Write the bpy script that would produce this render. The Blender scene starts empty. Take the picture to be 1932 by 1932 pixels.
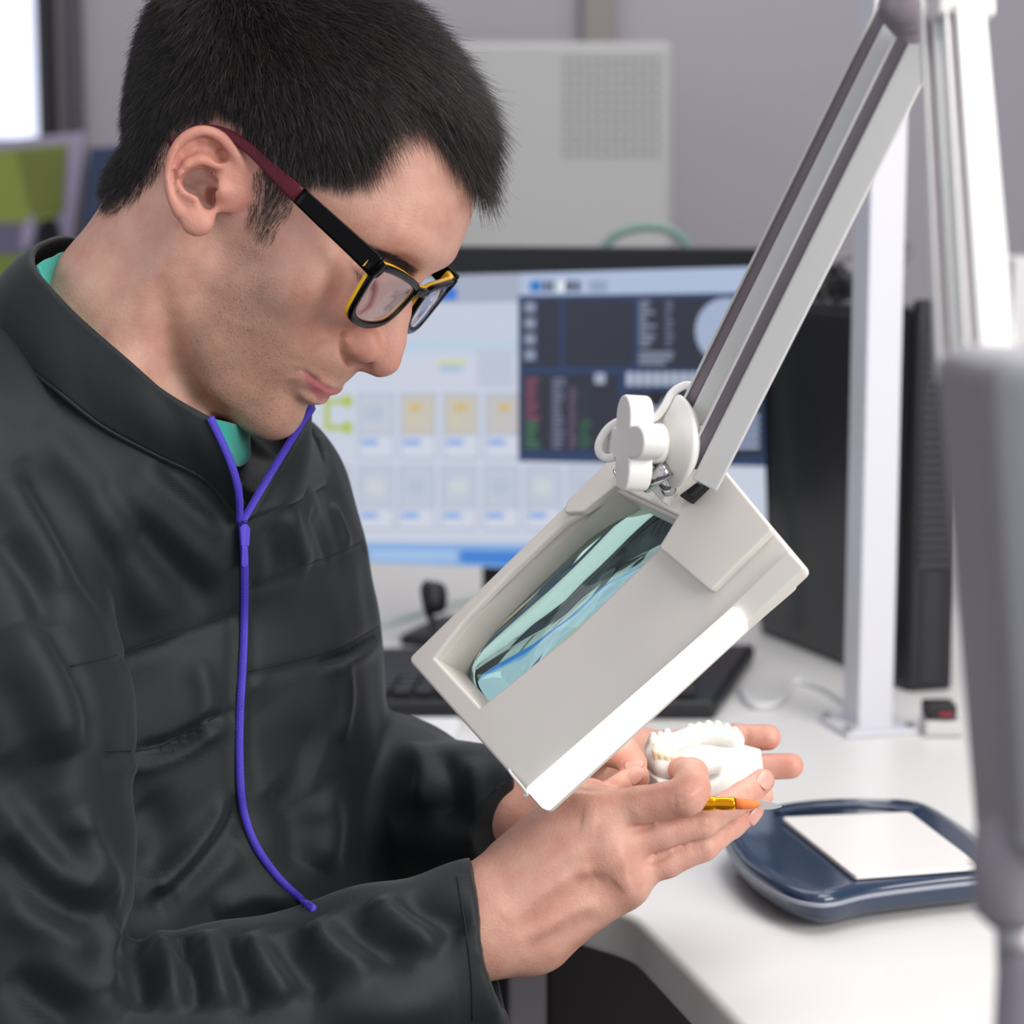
import bpy, bmesh, math, random
import numpy as np
from mathutils import Vector, Matrix
from mathutils.bvhtree import BVHTree
random.seed(7); rng = np.random.default_rng(7)
SC = bpy.context.scene; COL = SC.collection
# ------------------------------------------------------------ camera
PITCH = math.radians(8)
CAM = np.array([0, 0, 1.2]); RT = np.array([1., 0, 0])
FWD = np.array([0, math.cos(PITCH), -math.sin(PITCH)]); UPV = np.array([0, math.sin(PITCH), math.cos(PITCH)])
FPX = 4025.0
cd = bpy.data.cameras.new('camera'); cam = bpy.data.objects.new('camera', cd); COL.objects.link(cam)
cam.location = CAM; cam.rotation_euler = (math.pi / 2 - PITCH, 0, 0)
cd.sensor_width = 36; cd.lens = FPX / 1932 * 36; cd.clip_start = .05
cd.dof.use_dof = True; cd.dof.focus_distance = 1.17; cd.dof.aperture_fstop = 6.3
SC.camera = cam
# ------------------------------------------------------------ light and exposure
W = bpy.data.worlds.new('room_ambience'); SC.world = W; W.use_nodes = True
W.node_tree.nodes['Background'].inputs[0].default_value = (.86, .87, .92, 1)
W.node_tree.nodes['Background'].inputs[1].default_value = .58
def area(name, loc, target, size, power, col=(1, 1, 1), sy=None):
    ld = bpy.data.lights.new(name, 'AREA'); ld.shape = 'RECTANGLE'; ld.size = size; ld.size_y = sy or size
    ld.energy = power; ld.color = col
    o = bpy.data.objects.new(name, ld); COL.objects.link(o); o.location = loc
    o.rotation_euler = (Vector(target) - Vector(loc)).to_track_quat('-Z', 'Y').to_euler(); return o
area('ceiling_light_panel', (.55, 1.0, 2.55), (.05, 1.25, 1.0), 1.1, 14, (1, .98, .96))
area('ceiling_light_back', (.2, 2.6, 2.6), (.2, 2.6, 0), 1.6, 10, (.97, .96, 1))
area('window_daylight', (-1.9, .3, 1.9), (0, 1.3, 1.1), 1.3, 6, (.88, .93, 1))
area('room_light_front', (1.15, .25, 1.45), (-.1, 1.2, 1.12), .8, 14, (1, .96, .93))
VS = SC.view_settings; VS.view_transform = 'Standard'; VS.look = 'None'; VS.gamma = 1; VS.use_curve_mapping = False; VS.exposure = .52
# ------------------------------------------------------------ helpers
def P(px, py, d): return CAM + d * (FWD + (px - 966) / FPX * RT - (py - 966) / FPX * UPV)
def camv(r, u, d): return r * RT + u * UPV + d * FWD
def pix(w):
    v = np.asarray(w) - CAM; d = v @ FWD
    return 966 + FPX * (v @ RT) / d, 966 - FPX * (v @ UPV) / d, d
def unit(v): v = np.asarray(v, float); return v / np.linalg.norm(v)
def srgb(c):
    if isinstance(c, str): c = [int(c[i:i + 2], 16) / 255 for i in (0, 2, 4)]
    return tuple(((x + .055) / 1.055) ** 2.4 if x > .04045 else x / 12.92 for x in c[:3]) + (1,)
def mat(name, col, rough=.5, metal=0, bump=0, bscale=200, var=0, vscale=8, coat=0, spec=.5, emit=None, estr=0, trans=0, ior=1.45, sheen=0, alpha=1):
    m = bpy.data.materials.new(name); m.use_nodes = True; nt = m.node_tree; b = nt.nodes['Principled BSDF']
    c = srgb(col); b.inputs['Base Color'].default_value = c
    b.inputs['Roughness'].default_value = rough; b.inputs['Metallic'].default_value = metal
    b.inputs['Specular IOR Level'].default_value = spec; b.inputs['Coat Weight'].default_value = coat
    b.inputs['Transmission Weight'].default_value = trans; b.inputs['IOR'].default_value = ior
    b.inputs['Sheen Weight'].default_value = sheen; b.inputs['Alpha'].default_value = alpha
    if emit: b.inputs['Emission Color'].default_value = srgb(emit); b.inputs['Emission Strength'].default_value = estr
    tc = nt.nodes.new('ShaderNodeTexCoord')
    if var:
        n = nt.nodes.new('ShaderNodeTexNoise'); n.inputs['Scale'].default_value = vscale; n.inputs['Detail'].default_value = 4
        nt.links.new(tc.outputs['Object'], n.inputs['Vector'])
        mr = nt.nodes.new('ShaderNodeMapRange'); mr.inputs['To Min'].default_value = 1 - var; mr.inputs['To Max'].default_value = 1 + var
        nt.links.new(n.outputs['Fac'], mr.inputs['Value'])
        mx = nt.nodes.new('ShaderNodeVectorMath'); mx.operation = 'SCALE'; mx.inputs[0].default_value = c[:3]
        nt.links.new(mr.outputs[0], mx.inputs['Scale']); nt.links.new(mx.outputs[0], b.inputs['Base Color'])
    if bump:
        n = nt.nodes.new('ShaderNodeTexNoise'); n.inputs['Scale'].default_value = bscale; n.inputs['Detail'].default_value = 3
        nt.links.new(tc.outputs['Object'], n.inputs['Vector'])
        bp = nt.nodes.new('ShaderNodeBump'); bp.inputs['Strength'].default_value = bump; bp.inputs['Distance'].default_value = .001
        nt.links.new(n.outputs['Fac'], bp.inputs['Height']); nt.links.new(bp.outputs[0], b.inputs['Normal'])
    return m
def link(o, parent=None, kind=None):
    COL.objects.link(o)
    if parent is not None: o.parent = parent
    if kind: o['kind'] = kind
    return o
def mesh(name, V, Fc, m, parent=None, smooth=True, kind=None):
    me = bpy.data.meshes.new(name); V = np.asarray(V, float)
    me.from_pydata(V.tolist(), [], [list(map(int, f)) for f in Fc]); me.update()
    if smooth: me.polygons.foreach_set('use_smooth', [True] * len(me.polygons))
    if m is not None: me.materials.append(m)
    return link(bpy.data.objects.new(name, me), parent, kind)
def qmesh(name, V, Q, m, parent=None):      # fast path: all quads
    me = bpy.data.meshes.new(name); n = len(Q)
    me.vertices.add(len(V)); me.vertices.foreach_set('co', np.ascontiguousarray(V, np.float32).ravel())
    me.loops.add(4 * n); me.loops.foreach_set('vertex_index', np.ascontiguousarray(Q, np.int32).ravel())
    me.polygons.add(n); me.polygons.foreach_set('loop_start', np.arange(0, 4 * n, 4, dtype=np.int32))
    me.polygons.foreach_set('use_smooth', np.ones(n, bool)); me.update(calc_edges=True); me.validate()
    me.materials.append(m); return link(bpy.data.objects.new(name, me), parent)
def thing(name, label, cat, loc=(0, 0, 0), group=None):
    o = bpy.data.objects.new(name, None); COL.objects.link(o); o['label'] = label; o['category'] = cat
    o.empty_display_size = .02
    if group: o['group'] = group
    return o
def tag(o, label, cat, group=None, kind=None):
    o['label'] = label; o['category'] = cat
    if group: o['group'] = group
    if kind: o['kind'] = kind
    return o
def bevel(o, w, seg=2, ang=35):
    b = o.modifiers.new('bevel', 'BEVEL'); b.width = w; b.segments = seg; b.limit_method = 'ANGLE'; b.angle_limit = math.radians(ang)
    b.harden_normals = False
    for p in o.data.polygons: p.use_smooth = True
    w_ = o.modifiers.new('wn', 'WEIGHTED_NORMAL'); w_.keep_sharp = False
    return o
def box(name, lo, hi, m, parent=None, bev=.002, kind=None, axes=None, org=None):
    lo = np.array(lo, float); hi = np.array(hi, float)
    V = [[(lo, hi)[i][0], (lo, hi)[j][1], (lo, hi)[k][2]] for i in (0, 1) for j in (0, 1) for k in (0, 1)]
    if axes is not None: V = [np.array(org) + v[0] * axes[0] + v[1] * axes[1] + v[2] * axes[2] for v in V]
    Fc = [(0, 1, 3, 2), (4, 6, 7, 5), (0, 4, 5, 1), (2, 3, 7, 6), (0, 2, 6, 4), (1, 5, 7, 3)]
    if axes is not None and np.linalg.det(np.array(axes)) < 0: Fc = [f[::-1] for f in Fc]
    o = mesh(name, V, Fc, m, parent, smooth=False, kind=kind)
    if bev: bevel(o, bev, 3)
    return o
def fixn(o):
    bm = bmesh.new(); bm.from_mesh(o.data); bmesh.ops.recalc_face_normals(bm, faces=bm.faces); bm.to_mesh(o.data); bm.free(); return o
def prism(name, poly, off, m, parent=None, bev=0, kind=None, seg=2):   # polygon of 3D points swept along off
    n = len(poly); A = np.array(poly, float); V = np.vstack([A, A + np.array(off)])
    Fc = [tuple(range(n)), tuple(range(2 * n - 1, n - 1, -1))] + [(i, i + n, (i + 1) % n + n, (i + 1) % n) for i in range(n)]
    o = fixn(mesh(name, V, Fc, m, parent, smooth=False, kind=kind))
    if bev: bevel(o, bev, seg)
    return o
def smooth_line(pts, n=8):   # catmull-rom
    p = np.array(pts, float)
    if len(p) < 3: return np.array([p[0] + (p[-1] - p[0]) * t for t in np.linspace(0, 1, n + 1)])
    q = np.vstack([2 * p[0] - p[1], p, 2 * p[-1] - p[-2]]); out = []
    for i in range(1, len(q) - 2):
        for t in np.arange(n) / n:
            a, b, c, d = q[i - 1], q[i], q[i + 1], q[i + 2]
            out.append(.5 * ((2 * b) + (c - a) * t + (2 * a - 5 * b + 4 * c - d) * t * t + (3 * b - a - 3 * c + d) * t ** 3))
    out.append(p[-1]); return np.array(out)
def tubedata(pts, r, seg=10, flat=None, closed=False):
    p = np.array(pts, float); n = len(p); r = np.broadcast_to(np.asarray(r, float), (n,)) if np.ndim(r) < 2 else r
    T = np.gradient(p, axis=0); T /= np.linalg.norm(T, axis=1)[:, None] + 1e-12
    u = np.cross(T[0], [0, 0, 1.]);
    if np.linalg.norm(u) < .1: u = np.cross(T[0], [0, 1., 0])
    V = []
    for i in range(n):
        u = u - T[i] * (u @ T[i]); u /= np.linalg.norm(u); v = np.cross(T[i], u)
        if flat is not None:
            nn = flat if np.ndim(flat) == 1 else flat[i]
            v = nn - T[i] * (nn @ T[i]); v /= np.linalg.norm(v) + 1e-9; u = np.cross(v, T[i])
        ru, rv = (r[i], r[i]) if np.ndim(r[i]) == 0 else r[i]
        for k in range(seg):
            a = 2 * math.pi * k / seg
            if flat is not None:
                ca, sa = math.cos(a), math.sin(a); e = .55
                V.append(p[i] + u * ru * math.copysign(abs(ca) ** e, ca) + v * rv * math.copysign(abs(sa) ** e, sa))
            else: V.append(p[i] + u * ru * math.cos(a) + v * rv * math.sin(a))
    Fc = []
    for i in range(n - 1):
        for k in range(seg):
            k2 = (k + 1) % seg; Fc.append((i * seg + k, i * seg + k2, (i + 1) * seg + k2, (i + 1) * seg + k))
    if closed:
        for k in range(seg):
            k2 = (k + 1) % seg; Fc.append(((n - 1) * seg + k, (n - 1) * seg + k2, k2, k))
    else:
        Fc.append(tuple(range(seg))[::-1]); Fc.append(tuple((n - 1) * seg + k for k in range(seg)))
    return V, Fc
def tube(name, pts, r, m, parent=None, seg=10, flat=None, closed=False, kind=None):
    V, Fc = tubedata(pts, r, seg, flat, closed); return fixn(mesh(name, V, Fc, m, parent, kind=kind))
def lathe(name, prof, org, axis, m, parent=None, seg=28, kind=None):   # prof: (radius, height)
    ax = unit(axis); u = unit(np.cross(ax, [.3, .2, 1.] if abs(ax[2]) < .9 else [1., 0, 0])); v = np.cross(ax, u); V = []; Fc = []
    for r, h in prof:
        for k in range(seg):
            a = 2 * math.pi * k / seg; V.append(np.array(org) + ax * h + (u * math.cos(a) + v * math.sin(a)) * max(r, 1e-5))
    for i in range(len(prof) - 1):
        for k in range(seg):
            k2 = (k + 1) % seg; Fc.append((i * seg + k, i * seg + k2, (i + 1) * seg + k2, (i + 1) * seg + k))
    Fc.append(tuple(range(seg))[::-1]); Fc.append(tuple((len(prof) - 1) * seg + k for k in range(seg)))
    return fixn(mesh(name, V, Fc, m, parent, kind=kind))
def join_data(parts):
    V = []; Fc = []
    for v, f in parts:
        o = len(V); V += list(v); Fc += [tuple(i + o for i in q) for q in f]
    return V, Fc
# ------------------------------------------------------------ implicit surfaces (smooth unions meshed with surface nets)
class Prim:
    def __init__(s, f, c, R): s.f = f; s.c = np.array(c, float); s.R = R
    def ev(s, X, c0, r0): return s.f(X)
def ell(c, r, ax=None):
    c = np.array(c, np.float32); r = np.array(r, np.float32); A = np.array(ax if ax is not None else np.eye(3), np.float32)
    def f(X):
        q = (X - c) @ A.T; k0 = np.sqrt(((q / r) ** 2).sum(1)); k1 = np.sqrt(((q / (r * r)) ** 2).sum(1))
        return k0 * (k0 - 1) / (k1 + 1e-9)
    return Prim(f, c, float(r.max()))
def cap(a, b, ra, rb=None):
    rb = ra if rb is None else rb; a = np.array(a, np.float32); b = np.array(b, np.float32); ba = b - a; L2 = float(ba @ ba) + 1e-12
    def f(X):
        h = np.clip(((X - a) @ ba) / L2, 0, 1); return np.linalg.norm(X - a - h[:, None] * ba, axis=1) - (ra + (rb - ra) * h)
    return Prim(f, (a + b) / 2, math.sqrt(L2) / 2 + max(ra, rb))
def chain(pts, rs, k=.002):
    return Grp([('u', k, cap(pts[i], pts[i + 1], rs[i], rs[i + 1])) for i in range(len(pts) - 1)])
class Grp:
    def __init__(s, ops):
        s.ops = ops; u = [o[2] for o in ops if o[0] == 'u']
        lo = np.min([n.c - n.R for n in u], 0); hi = np.max([n.c + n.R for n in u], 0)
        s.c = (lo + hi) / 2; s.R = float(np.linalg.norm(hi - lo) / 2)
    def ev(s, X, c0, r0):
        d = None
        for op, k, n in s.ops:
            dist = np.linalg.norm(n.c - c0) - n.R - r0
            if op != 'i' and dist > 2.2 * k + .004:
                if d is None and op == 'u': pass
                else:
                    if op == 'u' or d is None: continue
                    continue
                d0 = dist
                continue
            if op == 'w':      # warp-type modifier: function of points adding to the distance
                if d is not None: d = d + n.f(X)
                continue
            e = n.ev(X, c0, r0)
            if e is None: continue
            if op == 'u':
                if d is None: d = e
                else:
                    h = np.clip(.5 + .5 * (e - d) / k, 0, 1); d = e + (d - e) * h - k * h * (1 - h)
            elif d is not None:
                if op == 's': e = -e
                h = np.clip(.5 - .5 * (e - d) / k, 0, 1); d = e + (d - e) * h + k * h * (1 - h)
        return d
def polygonise(tree, vox, B=20):
    lo = tree.c - tree.R - .02; n = int(2 * (tree.R + .02) / vox) + 2; nb = n // B + 1; NN = nb * B + 3
    off = (np.stack(np.meshgrid(*[np.arange(B + 1)] * 3, indexing='ij'), -1).reshape(-1, 3) * vox).astype(np.float32)
    half = B * vox / 2; diag = half * 1.7321
    # hierarchical search of active blocks
    act = []
    def rec(i0, sz):
        c = lo + (np.array(i0) + sz / 2) * B * vox; rr = sz * diag
        d = tree.ev(c[None].astype(np.float32), c, rr)
        if d is None or abs(d[0]) > rr * 1.6 + .004: return
        if sz == 1: act.append(i0); return
        h = sz // 2
        for a in (0, h):
            for b in (0, h):
                for g in (0, h): rec((i0[0] + a, i0[1] + b, i0[2] + g), h)
    S = 1
    while S < nb: S *= 2
    rec((0, 0, 0), S)
    keys = []; pos = []; quads = []
    K = np.int64(NN)
    for bi in act:
        b0 = np.array(bi) * B; o = lo + b0 * vox; c = o + half
        d = tree.ev((o[None] + off).astype(np.float32), c, diag)
        if d is None: continue
        D = d.reshape(B + 1, B + 1, B + 1); sg = D < 0
        if sg.all() or not sg.any(): continue
        cs = np.zeros((B, B, B), np.int8); cr = np.zeros((B, B, B, 3)); cn = np.zeros((B, B, B))
        for a in (0, 1):
            for b in (0, 1):
                for g in (0, 1): cs += sg[a:B + a, b:B + b, g:B + g]
        m = (cs > 0) & (cs < 8)
        for ax in range(3):
            for a in (0, 1):
                for b in (0, 1):
                    s0 = [0, 0, 0]; oth = [q for q in range(3) if q != ax]; s0[oth[0]] = a; s0[oth[1]] = b; s1 = list(s0); s1[ax] = 1
                    A = D[s0[0]:B + s0[0], s0[1]:B + s0[1], s0[2]:B + s0[2]]; Bv = D[s1[0]:B + s1[0], s1[1]:B + s1[1], s1[2]:B + s1[2]]
                    x = (A < 0) != (Bv < 0); t = np.where(x, A / np.where(x, A - Bv, 1), 0)
                    cr[..., oth[0]] += np.where(x, a, 0); cr[..., oth[1]] += np.where(x, b, 0); cr[..., ax] += t; cn += x
        idx = np.argwhere(m); g = idx + b0
        keys.append((g[:, 0] * K + g[:, 1]) * K + g[:, 2])
        pos.append(lo + (g + cr[m] / cn[m][:, None]) * vox)
        for ax in range(3):
            sl = [slice(0, B)] * 3; sh = list(sl); sh[ax] = slice(1, B + 1)
            A = sg[tuple(sl)]; Bv = sg[tuple(sh)]; e = np.argwhere(A != Bv)
            if not len(e): continue
            up = A[tuple(e.T)]; e = e + b0; o1, o2 = [(1, 2), (2, 0), (0, 1)][ax]; q = []
            for da, db in ((1, 1), (0, 1), (0, 0), (1, 0)):
                t = e.copy(); t[:, o1] -= da; t[:, o2] -= db; q.append((t[:, 0] * K + t[:, 1]) * K + t[:, 2])
            q = np.stack(q, 1); q[~up] = q[~up][:, ::-1]; quads.append(q)
    keys = np.concatenate(keys); pos = np.concatenate(pos); quads = np.concatenate(quads)
    o = np.argsort(keys); keys = keys[o]; pos = pos[o]
    i = np.searchsorted(keys, quads.ravel()); i = np.minimum(i, len(keys) - 1); ok = (keys[i] == quads.ravel()).reshape(-1, 4).all(1)
    return pos, i.reshape(-1, 4)[ok]
def relax(V, Q, it=2, lam=.5, w=None):
    n = len(V); E = np.vstack([Q[:, [0, 1]], Q[:, [1, 2]], Q[:, [2, 3]], Q[:, [3, 0]]]); deg = np.bincount(E.ravel(), minlength=n) + 1e-9
    for _ in range(it):
        S = np.stack([np.bincount(E[:, 0], V[E[:, 1], c], n) + np.bincount(E[:, 1], V[E[:, 0], c], n) for c in range(3)], 1) / deg[:, None]
        V = V + (S - V) * (lam if w is None else lam * w[:, None])
    return V
def vnormals(V, Q):
    fn = np.cross(V[Q[:, 2]] - V[Q[:, 0]], V[Q[:, 3]] - V[Q[:, 1]]); N = np.zeros_like(V)
    for k in range(4):
        for c in range(3): N[:, c] += np.bincount(Q[:, k], fn[:, c], len(V))
    return N / (np.linalg.norm(N, axis=1)[:, None] + 1e-12)
class Sculpt:
    """vertices that can be pushed in and out along strokes laid on the side the camera sees"""
    def __init__(s, V, Q): s.V = V; s.Q = Q; s.N = vnormals(V, Q); s.tree()
    def tree(s): s.bvh = BVHTree.FromPolygons(s.V.tolist(), s.Q.tolist())
    def hit(s, px, py):
        d = P(px, py, 1) - CAM; L = np.linalg.norm(d); r = s.bvh.ray_cast(Vector(CAM), Vector(d / L))
        return None if r[0] is None else (np.array(r[0]), np.array(r[1]))
    def line(s, pts, n=5, lift=0):
        out = []
        for x, y in smooth_line(pts, n):
            h = s.hit(x, y)
            if h is not None:
                v = unit(h[0] - CAM); out.append(h[0] - v * lift if lift else h[0])
        return np.array(out)
    def stroke(s, pts, w, h, n=5, taper=True, depth=None, pull=None):
        L = s.line(pts, n)
        if len(L) < 2: print('stroke missed', pts[0]); return
        s.stroke3(L, w, h, taper, pull)
    def stroke3(s, L, w, h, taper=True, pull=None):
        lo = L.min(0) - 3 * w; hi = L.max(0) + 3 * w; I = np.where(((s.V > lo) & (s.V < hi)).all(1))[0]; X = s.V[I]
        best = np.full(len(I), 1e9); par = np.zeros(len(I)); m = len(L) - 1
        for i in range(m):
            a, b = L[i], L[i + 1]; ba = b - a; t = np.clip((X - a) @ ba / (ba @ ba + 1e-12), 0, 1); d = np.linalg.norm(X - a - t[:, None] * ba, axis=1)
            u = d < best; best[u] = d[u]; par[u] = (i + t[u]) / m
        k = h * np.exp(-(best / w) ** 2)
        if taper: k *= np.clip(np.minimum(par, 1 - par) * 5, 0, 1) ** .7
        s.V[I] += (s.N[I] if pull is None else np.asarray(pull)) * k[:, None]
    def blob(s, px, py, w, h, pull=None):
        r = s.hit(px, py)
        if r is None: print('blob missed', px, py); return
        k = h * np.exp(-((s.V - r[0]) ** 2).sum(1) / w ** 2); s.V += (s.N if pull is None else np.asarray(pull)) * k[:, None]
    def upd(s): s.N = vnormals(s.V, s.Q); s.tree()
def in_poly(x, y, poly):
    c = np.zeros(len(x), bool); n = len(poly)
    for i in range(n):
        x1, y1 = poly[i]; x2, y2 = poly[(i + 1) % n]
        if y1 == y2: continue
        c ^= ((y1 > y) != (y2 > y)) & (x < (x2 - x1) * (y - y1) / (y2 - y1) + x1)
    return c
def poly_sd(x, y, poly):   # signed distance in the polygon's own units, negative inside
    d = np.full(len(x), 1e9); n = len(poly)
    for i in range(n):
        a = np.array(poly[i], float); b = np.array(poly[(i + 1) % n], float); ba = b - a
        t = np.clip(((x - a[0]) * ba[0] + (y - a[1]) * ba[1]) / (ba @ ba + 1e-9), 0, 1)
        d = np.minimum(d, np.hypot(x - a[0] - t * ba[0], y - a[1] - t * ba[1]))
    return np.where(in_poly(x, y, poly), -d, d)
def attr(o, name, vals):
    a = o.data.attributes.new(name, 'FLOAT', 'POINT'); a.data.foreach_set('value', np.asarray(vals, np.float32))
def rc(pts, r=8, n=4):      # round the corners of a pixel polygon
    out = []; m = len(pts)
    for i in range(m):
        a, b, c = (np.array(pts[(i + k) % m], float) for k in (-1, 0, 1)); ra = min(r, np.linalg.norm(a - b) / 2.2); rb = min(r, np.linalg.norm(c - b) / 2.2)
        p0 = b + unit(a - b) * ra; p2 = b + unit(c - b) * rb
        for t in np.linspace(0, 1, n + 1): out.append(tuple((1 - t) ** 2 * p0 + 2 * t * (1 - t) * b + t * t * p2))
    return out
# ============================================================ room
def G(px, py, z=.75):
    d = P(px, py, 1) - CAM; t = (z - CAM[2]) / d[2]; return CAM + d * t
WAL = mat('mauve_wall', 'a5a1aa', .85, var=.03, vscale=1.5); WHT = mat('white_laminate', 'e2e1df', .42, coat=.1, bump=.03, bscale=1500); WED = mat('laminate_edge', 'd4d6cf', .5)
mesh('wall_back', [(-4, 3.6, 0), (5, 3.6, 0), (5, 3.6, 2.8), (-4, 3.6, 2.8)], [(0, 1, 2, 3)], WAL, smooth=False)['kind'] = 'structure'
box('wall_left', (-3.1, -1, 0), (-3.0, 3.6, 2.8), WAL, None, 0, 'structure'); box('wall_right', (3.0, .2, 0), (3.1, 3.6, 2.8), WAL, None, 0, 'structure')
box('ceiling', (-4, -1, 2.8), (5, 3.7, 2.9), mat('ceiling_white', 'dcdcdc', .9), None, 0, 'structure'); box('floor', (-4, -1, -.05), (5, 3.7, 0), mat('floor_vinyl', '5d5a58', .5, var=.1, vscale=3), None, 0, 'structure')
# window far left on the back wall
def onw(px, py, y=3.6):
    d = P(px, py, 1) - CAM; return CAM + d * ((y - CAM[1]) / d[1])
w0 = onw(-420, -500, 3.58); w1 = onw(90, 262, 3.58)
pane = box('window_1', (w0[0], 3.555, w1[2]), (w1[0], 3.59, 2.35), mat('window_sky', 'e8ecfa', .3, emit='dfe6ff', estr=.65), None, 0, 'structure')
FR = mat('dark_frame', '2b2a30', .5); LG_ = mat('pale_frame', '8e8c9a', .6)
a = onw(90, 250)[0]; b_ = onw(112, 250)[0]; c_ = onw(146, 250)[0]; d_ = onw(163, 250)[0]
box('trim_1', (a, 3.53, .8), (b_, 3.6, 2.4), FR, None, .004, 'structure'); box('trim_2', (c_, 3.55, .8), (d_, 3.6, 2.4), mat('dark_grey_trim', '55525a', .6), None, .004, 'structure')  # frame strip, then a narrow darker grey strip beside it
box('trim_3', (onw(1098, 0)[0], 3.56, .3), (onw(1158, 0)[0], 3.6, 2.8), mat('conduit_beige', '8f8885', .7), None, .004, 'structure')
# desk
pl = [G(1190, 1722), G(1520, 2060), G(2600, 2060), np.array([2.4, 1.2, .75]), np.array([2.4, 3.5, .75]), np.array([-.9, 3.5, .75]), np.array([-.9, 2.4, .75]), np.array([-1.3, 2.2, .75]), np.array([-1.6, 1.75, .75]), G(520, 1560), G(900, 1640)]
pl[2] = np.array([1.2, pl[1][1], .75])
pr = [];
for i, q in enumerate(pl):
    if i == 0:
        a_, c2 = pl[-1], pl[1]; p0 = q + unit(a_ - q) * .02; p2 = q + unit(c2 - q) * .02
        for t in np.linspace(0, 1, 6): pr.append((1 - t) ** 2 * p0 + 2 * t * (1 - t) * q + t * t * p2)
    else: pr.append(q)
desk = prism('desk', pr, (0, 0, -.034), WHT, None, .006, seg=4); tag(desk, 'white laminate desk with rounded edge under the hands and devices', 'desk')
cab = box('drawer_cabinet', (G(958, 1800, .70)[0], 1.47, 0), (G(1036, 1800, .70)[0], 2.0, .714), mat('cabinet_grey', '9d9a9c', .5), None, .004); tag(cab, 'grey cabinet standing under the desk beside the dark knee space', 'cabinet')
dk = box('knee_space_shade', (G(1046, 1800, .70)[0], 1.62, 0), (1.3, 1.65, .714), mat('knee_shade_dark', '3f3a38', .6), None, .002); tag(dk, 'dark sheet standing for the shade in the knee space below the desk', 'panel')  # dark-coloured sheet stands in for the shade of the open knee space
# monitor
MTL, MTR = P(470, 497, 2.20), P(1446, 468, 2.02); mx = MTR - MTL; mx[2] = 0; Wm = np.linalg.norm(mx); mx = unit(mx); mz = np.array([0, 0, 1.]); mn = np.cross(mx, mz); mn = mn if mn @ FWD < 0 else -mn
MTL = MTR - mx * Wm; HM_ = .318
MO = thing('computer_monitor', 'black computer monitor showing software windows behind the lamp', 'monitor', tuple(MTR - mx * Wm / 2 - mz * HM_))
BZ = mat('monitor_black', '101216', .45)
box('bezel', (0, -HM_, -.035), (Wm, 0, -.001), BZ, MO, .004, axes=(mx, mz, mn), org=MTL)
def SCR(px, py, off=0.):
    d = P(px, py, 1) - CAM; o = MTL + mn * off; return CAM + d * (((o - CAM) @ mn) / (d @ mn))
SV, SF, SM, SMAT = [], [], [], []; SIDX = {}
def pnl(pts, col, off):
    if col not in SIDX:
        m = bpy.data.materials.new('screen_' + col); m.use_nodes = True; b = m.node_tree.nodes['Principled BSDF']; c = srgb(col); b.inputs['Base Color'].default_value = (.01, .01, .01, 1); b.inputs['Roughness'].default_value = .4
        b.inputs['Emission Color'].default_value = c; b.inputs['Emission Strength'].default_value = SCREEN; SIDX[col] = len(SMAT); SMAT.append(m)
    o = len(SV); SV.extend([SCR(x, y, off) for x, y in pts]); SF.append(tuple(range(o, o + len(pts)))); SM.append(SIDX[col])
def rct(x0, y0, x1, y1, col, off, sk_=0): pnl([(x0, y0 + (1000 - x0) * .022 * 0), (x1, y0), (x1, y1), (x0, y1)], col, off)
SCREEN = .60
pnl([(480, 530), (1432, 503), (1450, 1092), (480, 1050)], 'd0d8e8', .0000)
pnl([(480, 533), (985, 516), (985, 570), (480, 580)], 'aab4c8', .0004); pnl([(822, 545), (862, 542), (862, 566), (822, 568)], '2a78dc', .0008)
pnl([(480, 582), (980, 572), (980, 640), (480, 645)], 'ccd4e6', .0004); pnl([(480, 645), (980, 640), (980, 665), (480, 668)], 'c2d6ea', .0004); pnl([(480, 668), (980, 665), (980, 735), (480, 735)], 'd2d8e8', .0004)
rct(825, 678, 880, 689, 'd2dcae', .0008); rct(830, 691, 872, 699, '9ebce4', .0008); rct(900, 660, 970, 730, 'c4cce0', .0008)
for q in [(612, 752, 662, 762), (612, 752, 622, 812), (612, 802, 662, 812), (648, 746, 664, 768), (648, 796, 664, 818)]: rct(*q, 'b4c84e', .0008)
for r_, (y0, y1, xs) in enumerate([(742, 866, [675, 755, 836, 915]), (880, 1000, [595, 675, 752, 832, 912, 992, 1072])]):
    for i, x in enumerate(xs):
        rct(x, y0, x + 68, y1, 'b6bfd4', .0004); rct(x + 4, y0 + 4, x + 64, y0 + 76, ['c9d0de', 'cfcabd', 'cfcabd', 'c9c7c8'][i % 4] if r_ == 0 else 'c6cfdf', .0008)
        rct(x + 3, y0 + 80, x + 65, y1 - 4, 'd8deec', .0008); rct(x + 6, y0 + 87, x + 38, y0 + 98, '8fb2ee', .0012)
        if r_ == 0 and i: rct(x + 14 + i * 4, y0 + 20, x + 36 + i * 4, y0 + 34, 'd8be7c', .0012); rct(x + 20, y0 + 48, x + 28, y0 + 56, 'dccf9c', .0012)
        else: rct(x + 16, y0 + 24, x + 48, y0 + 52, 'd2dae0' if i % 2 else 'bcc8da', .0012)
pnl([(480, 1022), (1448, 1030), (1450, 1092), (480, 1052)], '8ab4ea', .0004); pnl([(700, 1038), (860, 1040), (860, 1058), (700, 1056)], 'a8c8f0', .0008); pnl([(868, 1038), (1440, 1050), (1448, 1092), (868, 1062)], '3f86dc', .0008)
pnl([(982, 516), (1432, 503), (1434, 556), (982, 558)], 'b4c4e2', .0004)
pnl([(978, 558), (1436, 552), (1444, 880), (978, 870)], '1e3a64', .0012)
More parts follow.
